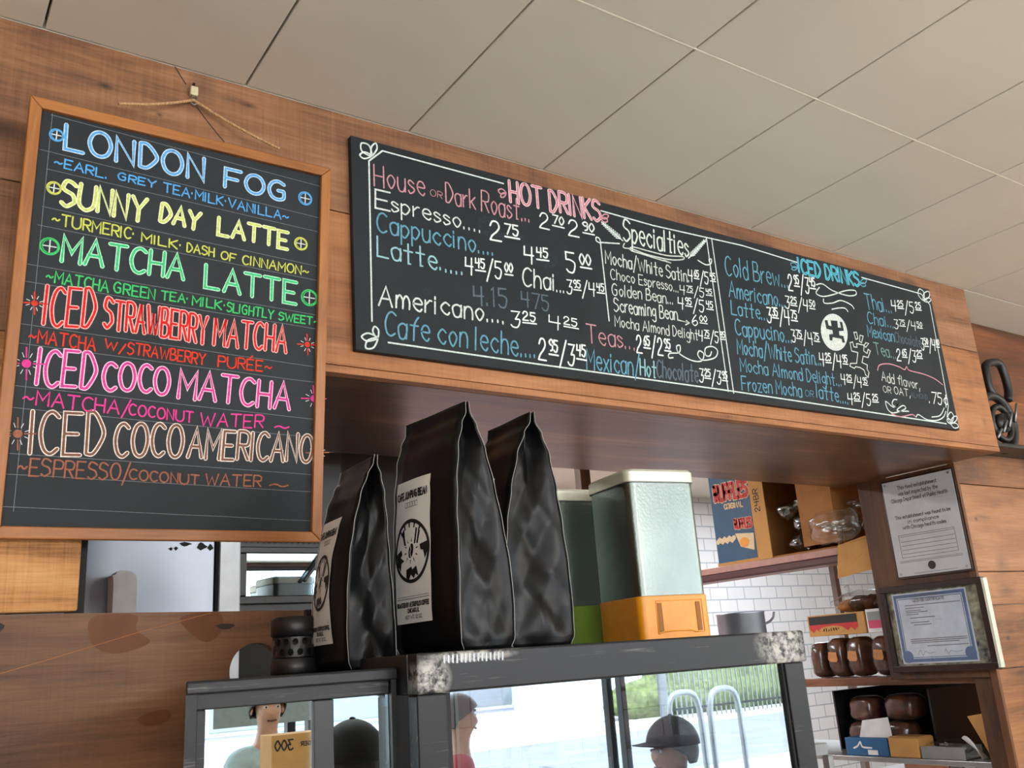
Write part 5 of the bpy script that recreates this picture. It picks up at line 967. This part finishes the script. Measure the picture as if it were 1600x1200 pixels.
# black thing on the narrow ledge
bo = empty('black_stovetop_stand', (2.80, .105, E + .5095), 'black metal ring stand with a square loop standing on the narrow ledge at right edge', 'stand')
q = MB(); rr_ = [(x, 0, .085 + z) for x, z in circ(-.03, 0, .085, 40)]
q.tube(rr_[:-1], .014, 8, True); q.build('outer_ring', M['black'], bo)
q = MB(); q.tube([(x, 0, .085 + z) for x, z in circ(-.01, 0, .052, 32)][:-1], .010, 8, True); q.tube([(-.01, -.012, .085), (-.01, .012, .085)], .03, 20); q.build('inner_ring', M['black'], bo)
q = MB(); q.tube(smooth_pts([(-.02, 0, .165), (-.035, 0, .20), (-.03, 0, .26), (.0, 0, .28), (.05, 0, .285), (.07, 0, .26), (.075, 0, .20), (.06, 0, .165)], 5), .013, 8); q.build('square_loop', M['black'], bo)
q = MB()
for k in range(4): q.tube([(-.08 + k * .04, -.016, .03 + .02 * k), (-.05 + k * .04, -.018, .06 + .03 * k)], .004, 6)
q.build('bright_rivet_bar', M['steel_d'], bo)
q = MB(); q.box(-.09, .05, -.035, .035, .0005, .012); q.build('foot', M['black'], bo, bevel=.003)
# seen past the tins: shelf, post, pot, tap
ks = MB(); ks.box(1.2, 2.4, 1.75, 2.0, E + .595, E + .63); 
for x in (1.25, 2.35): ks.box(x, x + .02, 1.95, 1.97, 0, E + .5945)
tag(ks.build('black_wall_shelf', M['matt_black']), 'black shelf in the kitchen seen over the tin lids', 'shelf')
pt = MB(); pt.box(1.86, 1.90, 1.0, 1.03, 0, CZ - .001); tag(pt.build('dark_post', M['jamb']), 'thin dark post behind the tins in the kitchen', 'post')
yp = MB(); yp.box(1.93, 1.955, 1.1, 1.12, 0, CZ - .001); tag(yp.build('pale_post', M['card']), 'thin pale wooden post right of the dark kitchen post', 'post')
pot = empty('steel_pot', (1.995, .52, 1.25), 'cylindrical steel pot behind the display case right of the tins', 'pot')
q = MB(); q.lathe([(.06, 0.0005), (.065, .004), (.065, .335), (.067, .338), (.063, .339), (.061, .02)], 32); q.build('pot_body', M['steel'], pot)
pw = MB(); pw.box(1.10, 2.066, .35, .69, 1.22, 1.2498); 
for x, y in ((1.11, .34), (2.05, .34), (1.11, .66), (2.05, .66)): pw.box(x, x + .02, y, y + .02, 0, 1.2199)
tag(pw.build('steel_bench', M['steel_d'], bevel=.002), 'steel bench behind the display case carrying the pot', 'bench')
tp = empty('drink_machine', (2.24, .74, 0), 'white machine with a steel tap lever behind the case corner, right of the pot', 'machine')
q = MB(); q.box(-.075, .06, -.05, .10, .0005, E + .043); q.build('machine_body', M['white'], tp, bevel=.012)
q = MB(); q.tube(smooth_pts([(.02, -.02, E + .043), (.02, -.03, E + .062), (.06, -.04, E + .064), (.09, -.04, E + .078), (.10, -.04, E + .096)], 5), .004, 8); q.build('tap_lever', M['steel'], tp)
q = MB(); q.tube([(-.02, .02, E + .043), (-.02, .02, E + .10)], .011, 12); q.build('pipe', M['steel'], tp)

# ------------------------------------------------------------------ on the kitchen bench behind the display case
tr = empty('card_terminal', (1.245, .42, 1.25), 'tilted lilac-grey terminal with dark screen and maroon strip behind the display case glass', 'terminal')
q = MB(); q.box(-.07, .07, -.03, .05, .0005, .03); q.build('stand', M['lilac'], tr, bevel=.006)
mt_ = Matrix.Translation((-.01, 0, .031)) @ Matrix.Rotation(R_(-28), 4, 'Y') @ Matrix.Rotation(R_(14), 4, 'X')
q = MB(); q.obox(mt_, .075, .022, .17); tb_ = q.build('body', M['lilac'], tr, bevel=.006)
q = MB(); q.obox(mt_ @ Matrix.Translation((.004, -.012, .085)), .050, .003, .070); q.build('screen', M['black'], tb_)
q = MB(); q.obox(mt_ @ Matrix.Translation((-.030, -.012, .075)), .012, .003, .085); q.build('maroon_strip', M['maroon'], tb_)
q = MB(); q.tube(smooth_pts([(-.10, 0, .12), (-.10, 0, .17), (-.06, 0, .205), (.0, 0, .205), (.05, 0, .19)], 5), .009, 8); q.tube([(-.10, 0, .12), (-.10, .02, .03)], .008, 8); q.build('arched_handle', M['black'], tr)

# ------------------------------------------------------------------ people in the dining room (seen in the mirrored and coated panes)
def skin_layer(name, J, Ed, mat, parent, sub=2):
    """skin layers need the layer to exist: build through bmesh"""
    bm = bmesh.new(); lay_ = bm.verts.layers.skin.verify(); vs = []
    for i, j in enumerate(J):
        v = bm.verts.new(j[0]); r = j[1]; v[lay_].radius = (r, r * (j[2] if len(j) > 2 else 1)); v[lay_].use_root = (i == 0); vs.append(v)
    for a, b_ in Ed: bm.edges.new((vs[a], vs[b_]))
    me = bpy.data.meshes.new(name); bm.to_mesh(me); bm.free()
    o = bpy.data.objects.new(name, me); col.objects.link(o); me.materials.append(mat)
    md = o.modifiers.new('skin', 'SKIN'); md.use_smooth_shade = True; md.branch_smoothing = .4
    s = o.modifiers.new('sub', 'SUBSURF'); s.levels = s.render_levels = sub
    o.parent = parent; return o
def person(loc, rz, k, label, skin, shirt, seated=False, cap=None, hair=True, hold=False, beard=False):
    root = empty('person', loc, label, 'person', None, (0, 0, rz)); root.scale = (k, k, k)
    dz = -.43 if seated else 0
    J = [((0, 0, .95 + dz), .115, .85), ((0, .01, 1.12 + dz), .115, .8), ((0, .0, 1.32 + dz), .135, .75), ((0, .0, 1.44 + dz), .09, .8), ((0, -.005, 1.50 + dz), .055), ((0, -.012, 1.565 + dz), .055),
         ((0, -.025, 1.62 + dz), .076, 1.12), ((0, -.012, 1.68 + dz), .086, 1.12), ((0, -.005, 1.735 + dz), .07, 1.1)]
    Ed = [(i, i + 1) for i in range(8)]
    def add(p, r, a, ry=1): J.append((p, r, ry)); Ed.append((a, len(J) - 1)); return len(J) - 1
    add((0, -.115, 1.645 + dz), .014, 6)                                    # nose
    for s in (-1, 1):
        a = add((s * .165, .0, 1.42 + dz), .058, 3)
        if hold: e = add((s * .22, -.02, 1.16 + dz), .044, a); w_ = add((s * .13, -.23, 1.20 + dz), .030, e); pv = Vector((s * .11, -.30, 1.22 + dz)); d = Vector((-s * .15, -.95, .2)).normalized()
        elif seated: e = add((s * .22, -.04, 1.16 + dz), .044, a); w_ = add((s * .15, -.27, 1.10 + dz), .030, e); pv = Vector((s * .13, -.345, 1.10 + dz)); d = Vector((-s * .1, -.97, -.1)).normalized()
        else: e = add((s * .225, .02, 1.14 + dz), .044, a); w_ = add((s * .225, -.05, .90 + dz), .030, e); pv = Vector((s * .225, -.075, .825 + dz)); d = Vector((0, -.25, -.97)).normalized()
        pm_ = add(tuple(pv), .032, w_, .55)
        side = Vector((1, 0, 0)) if abs(d.x) < .5 else Vector((0, 1, 0))
        for q_, (off_, ln) in enumerate(((-.027, .060), (-.009, .070), (.009, .066), (.026, .052))):
            b0 = pv + d * .03 + side * off_; f1 = add(tuple(b0), .0095, pm_); m1 = b0 + d * ln * .55; f2 = add(tuple(m1), .0085, f1); dn = (d + Vector((0, 0, -.35)) if not hold else d + Vector((-s * .5, 0, 0))).normalized(); add(tuple(m1 + dn * ln * .5), .007, f2)
        t0 = pv - d * .012 + side * (-s * .034); f1 = add(tuple(t0), .011, pm_); add(tuple(t0 + d * .035 + side * (-s * .012)), .009, f1)
        h_ = add((s * .088, 0, .90 + dz), .088, 0)
        if seated: kn_ = add((s * .10, -.40, .50), .062, h_); an = add((s * .10, -.38, .10), .042, kn_)
        else: kn_ = add((s * .095, -.01, .50), .060, h_); an = add((s * .10, .02, .10), .042, kn_)
        ay = J[an][0][1]; add((s * .105, ay - .16, .042), .036, an, 1)
    skin_layer('body', J, Ed, skin, root)
    # clothes: their own surfaces over the body
    S = [((0, .005, .86 + dz), .140, .85), ((0, .01, 1.12 + dz), .135, .8), ((0, 0, 1.32 + dz), .150, .76), ((0, 0, 1.435 + dz), .098, .85)]; SE = [(0, 1), (1, 2), (2, 3)]
    for s in (-1, 1): S.append(((s * .168, 0, 1.415 + dz), .072, 1)); SE.append((3, len(S) - 1)); S.append(((s * .21, (-.02 if (seated or hold) else .01), 1.24 + dz), .060, 1)); SE.append((len(S) - 2, len(S) - 1))
    skin_layer('shirt', S, SE, shirt, root)
    T = [((0, .0, .93 + dz), .12, .9)]; TE = []
    for s in (-1, 1):
        T.append(((s * .088, 0, .90 + dz), .098, 1)); i0 = len(T) - 1; TE.append((0, i0))
        if seated: T.append(((s * .10, -.40, .50), .075, 1)); T.append(((s * .10, -.38, .14), .058, 1))
        else: T.append(((s * .095, -.01, .50), .075, 1)); T.append(((s * .10, .02, .13), .060, 1))
        TE += [(i0, i0 + 1), (i0 + 1, i0 + 2)]
    skin_layer('trousers', T, TE, M['denim'], root)
    for s in (-1, 1):
        q = MB(); q.blob((s * .033, -.098, 1.675 + dz), (.013, .008, .008), 8); q.build('eye', M['white'], root)
        q = MB(); q.blob((s * .033, -.1045, 1.675 + dz), (.006, .003, .006), 8); q.build('iris', M['hair'], root)
        q = MB(); q.tube([(s * .018, -.104, 1.697 + dz), (s * .034, -.105, 1.702 + dz), (s * .052, -.093, 1.696 + dz)], .004, 6); q.build('eyebrow', M['hair'], root)
        q = MB(); q.blob((s * .088, .004, 1.665 + dz), (.010, .020, .032), 10, .05); q.build('ear', skin, root)
        ay = (-.38 if seated else .02); q = MB(); q.blob((s * .104, ay - .085, .046), (.048, .135, .044), 10); q.build('shoe', M['black'], root)
    q = MB(); q.tube([(-.026, -.097, 1.605 + dz), (0, -.104, 1.602 + dz), (.026, -.097, 1.605 + dz)], .005, 6); q.build('mouth', M['pink'] if False else M['crust'], root)
    if hair:
        q = MB(); n = 14; vs = []; fs = []
        for i in range(n):
            th = .56 * math.pi * i / (n - 1)
            for j in range(28):
                a = 2 * math.pi * j / 28; ff = 1 - .34 * max(0, -math.sin(a)) * (i / (n - 1)) ** 1.5; t2 = th * (ff if True else 1) * (1.18 if math.sin(a) > .2 else 1)
                vs.append((.096 * math.sin(t2) * math.cos(a), -.008 + .112 * math.sin(t2) * math.sin(a), 1.675 + dz + .118 * math.cos(t2)))
        for i in range(n - 1):
            for j in range(28): fs.append((i * 28 + j, (i + 1) * 28 + j, (i + 1) * 28 + (j + 1) % 28, i * 28 + (j + 1) % 28))
        q.add(vs, fs, smooth=True); o = q.build('hair', M['hair'], root); sd = o.modifiers.new('thick', 'SOLIDIFY'); sd.thickness = .008; sd.offset = 1
    if cap:
        q = MB(); n = 12; vs = []; fs = []
        for i in range(n):
            th = .5 * math.pi * i / (n - 1)
            for j in range(32): a = 2 * math.pi * j / 32; vs.append((.106 * math.sin(th) * math.cos(a), -.006 + .124 * math.sin(th) * math.sin(a), 1.692 + dz + .122 * math.cos(th)))
        for i in range(n - 1):
            for j in range(32): fs.append((i * 32 + j, (i + 1) * 32 + j, (i + 1) * 32 + (j + 1) % 32, i * 32 + (j + 1) % 32))
        q.add(vs, fs, smooth=True); cp = q.build('baseball_cap', cap, root); sd = cp.modifiers.new('thick', 'SOLIDIFY'); sd.thickness = .004; sd.offset = 1
        q = MB(); q.blob((0, -.006, 1.818 + dz), (.011, .011, .007), 8); q.build('cap_button', cap, cp)
        q = MB(); pts = [(-.085, -.085), (-.082, -.14), (-.05, -.19), (0, -.205), (.05, -.19), (.082, -.14), (.085, -.085), (.05, -.112), (0, -.122), (-.05, -.112)]
        q.prism([(x, y, 1.70 + dz + .012 * (1 - (x / .085) ** 2) - .10 * (-.12 - y if y < -.12 else 0)) for x, y in pts], (0, 0, .005)); q.build('brim', cap, cp)
    return root
pa = person((1.55, -3.86, 0), R_(184), .825, 'person in a pale shirt standing by the shop window holding up a cardboard box', M['skin_a'], M['pale_cloth'], hold=True)
person((1.04, -1.78, 0), R_(8), .765, 'person in a black baseball cap and dark shirt standing close to the counter', M['skin_d'], M['grey_cloth'], cap=M['black_cloth'])
person((2.80, -4.36, 0), R_(120), .99, 'person in a red shirt with short dark hair sitting by the shop window', M['skin_a'], M['red_cloth'], seated=True)
person((2.77, -2.57, 0), R_(-80), .90, 'person in a dark cap and grey shirt sitting at the round table', M['skin_d'], M['grey_cloth'], seated=True, cap=M['black_cloth'])
hx = empty('carried_box', (1.515, -3.47, 1.03), 'brown cardboard box with printed figures held by the person in a pale shirt', 'box')
q = MB(); q.box(-.11, .11, -.06, .08, .0, .25); bo_ = q.build('carton', M['card'], hx, bevel=.002)
mb = MB()
for pl in lay('300', (.02, .19, .095, .19, .02, .228)): mb.ribbon(pl, .007, lambda x, z, o: (-x, .0806, z), 0)
for pl in lay('CAGER', (-.09, .20, -.015, .20, -.09, .215)): mb.ribbon(pl, .004, lambda x, z, o: (-x, .0806, z), 0)
mb.build('printed_figures', M['ink'], bo_)
def chair(loc, rz, label):
    c = empty('cafe_chair', loc, label, 'chair', 'dining room chairs', (0, 0, rz))
    q = MB(); q.lathe([(.17, .365), (.20, .37), (.20, .39), (.17, .396)], 28); q.build('seat', M['black'], c)
    for sx in (-1, 1):
        for sy in (-1, 1): q = MB(); q.tube([(sx * .13, sy * .13, .366), (sx * .17, sy * .18, .002)], .011, 8); q.build('leg', M['black'], c)
    q = MB(); pts = [(.21 * math.sin(a), .17 + .03 * math.cos(a), .455 + .02) for a in (-1.2, 1.2)]
    q.tube(smooth_pts([(-.16, .13, .385), (-.19, .17, .65), (-.15, .20, .84), (0, .215, .90), (.15, .20, .84), (.19, .17, .65), (.16, .13, .385)], 6), .013, 8); q.build('back_frame', M['black'], c)
    q = MB(); q.prism(smooth_pts([(-.14, .205, .66), (-.13, .205, .82), (0, .215, .875), (.13, .205, .82), (.14, .205, .66), (-.14, .205, .66)], 5)[:-1], (0, -.012, 0)); q.build('back_panel', M['black'], c, bevel=.003)
    return c
chair((2.83, -2.58, 0), R_(-80), 'black cafe chair under the person in the dark cap')
chair((2.85, -4.39, 0), R_(120), 'black cafe chair under the person in the red shirt')
chair((1.72, -2.46, 0), R_(60), 'empty black cafe chair on the counter side of the round table')
tbx = empty('round_table', (2.2, -2.72, 0), 'small round dining table with white top between the chairs', 'table')
q = MB(); q.lathe([(.33, .72), (.35, .725), (.35, .745), (.33, .75)], 40); q.build('table_top', M['white'], tbx)
q = MB(); q.tube([(0, 0, .03), (0, 0, .72)], .03, 14); q.build('pedestal', M['black'], tbx)
q = MB(); q.lathe([(.21, .0015), (.21, .012), (.05, .03)], 28); q.build('base', M['black'], tbx)
def pendant(x, y, label):  # hanging globe added out of view to brighten the ceiling
    l_ = empty('pendant_lamp', (x, y, CZ), label, 'lamp', 'globe pendants over the dining room')
    q = MB(); q.tube([(0, 0, -.002), (0, 0, -.33)], .006, 8); q.build('cord', M['black'], l_)
    gm, nt, b = new_mat('lit globe'); b.inputs['Emission Color'].default_value = (1, .96, .89, 1); b.inputs['Emission Strength'].default_value = 14.0
    q = MB(); q.blob((0, 0, -.41), (.09, .09, .09), 16); q.build('glass_globe', gm, l_)
    d = bpy.data.lights.new('globe_light', 'POINT'); d.energy = FILL_W; d.color = (1, .96, .89); d.shadow_soft_size = .10
    o = bpy.data.objects.new('globe_light', d); col.objects.link(o); o.parent = l_; o.location = (0, 0, -.53)
FILL_W = 24
for i, (x, y) in enumerate([(-.8, -2.4), (1.2, -2.3), (3.2, -1.9), (5.2, -1.7)]):
    pendant(x, y, ['lit white globe pendant hanging left of the others in the dining room', 'lit white globe pendant nearest the shop window', 'lit white globe pendant over the right half of the dining room', 'lit white globe pendant farthest along the bulkhead wall'][i])
# posters hanging inside the shop window
for i, (x, z, mt, lb_) in enumerate([(.75, .82, 'white', 'white poster with red lettering in the shop window, left of the standing person'), (2.0, 1.25, 'grey_card', 'grey poster with a red strip in the shop window, right of the standing person')]):
    ps = empty('window_poster', (x, -5.12, z), lb_, 'poster')
    q = MB(); q.box(-.32, .32, -.003, .003, 0, .45); q.build('sheet', M[mt], ps)
    q = MB(); q.box(-.28, .28, .0035, .0045, .25, .36); q.build('red_strip', M['ruff_red'], ps)
# street outside
for i, x in enumerate((6.45, 7.0)):
    q = MB(); q.tube(smooth_pts([(x, -6.62, -.018), (x, -6.62, .75), (x + .03, -6.62, 1.02), (x + .12, -6.62, 1.10), (x + .3, -6.62, 1.10), (x + .39, -6.62, 1.02), (x + .42, -6.62, .75), (x + .42, -6.62, -.018)], 5), .03, 10)
    tag(q.build('bike_rack', M['steel_d']), ['inverted-U steel bike rack on the pavement, left one', 'inverted-U steel bike rack on the pavement, right one'][i], 'bike rack', 'bike racks on the pavement')
fe = empty('iron_fence', (19, -16.5, -.02), 'dark iron picket fence across the street', 'fence')
q = MB()
for k in range(45): q.box(-3.6 + k * .16, -3.575 + k * .16, -.015, .015, 0, 1.4)
q.build('pickets', M['steel_d'], fe)
for z in (.2, 1.25): q = MB(); q.box(-3.6, 3.5, .016, .04, z, z + .05); q.build('rail', M['black'], fe)
hg = MB(); hg.blob((19, -18.2, .45), (4, .9, .8), 24, .06, 4); tag(hg.build('hedge', M['lawn']), 'rounded green hedge behind the iron fence', 'hedge')
sh = empty('pale_shop', (10.2, -21, -.02), 'pale lilac shop front with a maroon sign band and round logo across the street', 'building')
q = MB(); q.box(-4.4, 4.6, -5, 0, 0, 5.5); q.build('wall', M['lilac'], sh)
q = MB(); q.box(-4.2, 4.4, .001, .12, 2.6, 3.3); sgn = q.build('sign_band', M['maroon'], sh)
q = MB(); q.add([(.5 * math.cos(t), .1215, 2.95 + .28 * math.sin(t)) for t in [2 * math.pi * i / 20 for i in range(20)]][::-1], [tuple(range(20))]); q.build('round_logo', M['cream'], sgn)
for c_ in range(3):
    x = -4.0 + c_ * 2.8; q = MB(); q.box(x, x + 2.4, .001, .06, .4, 2.4); wf = q.build('shop_window', M['grey_card'], sh)
    q = MB(); q.box(x + .1, x + 2.3, .0605, .08, .5, 2.3); q.build('window_pane', M['steel'], wf)
lp = MB(); lp.tube([(8.2, -8.6, -.02), (8.2, -8.6, 5)], .06, 12); lp.lathe([(.14, 0), (.12, .12), (.07, .2)], 16, (8.2, -8.6, -.0195)); tag(lp.build('street_pole', M['steel']), 'slim pale street pole at the kerb', 'pole')
bd = empty('corner_building', (2, -22, -.02), 'pale brick building with two rows of windows across the street', 'building')
q = MB(); q.box(-12, 3.6, -6, 0, 0, 7); q.build('wall', tile_mat('street brick', rgb(176, 152, 142), rgb(150, 136, 130), .4, .14), bd)
for r_ in range(2):
    for c_ in range(6):
        x = -11.6 + c_ * 2.5; q = MB(); q.box(x, x + 1.3, .001, .06, 1.1 + r_ * 3, 2.9 + r_ * 3); wf = q.build('window', M['white'], bd)
        q = MB(); q.box(x + .1, x + 1.2, .0605, .08, 1.2 + r_ * 3, 2.8 + r_ * 3); q.build('window_pane', M['black'], wf)
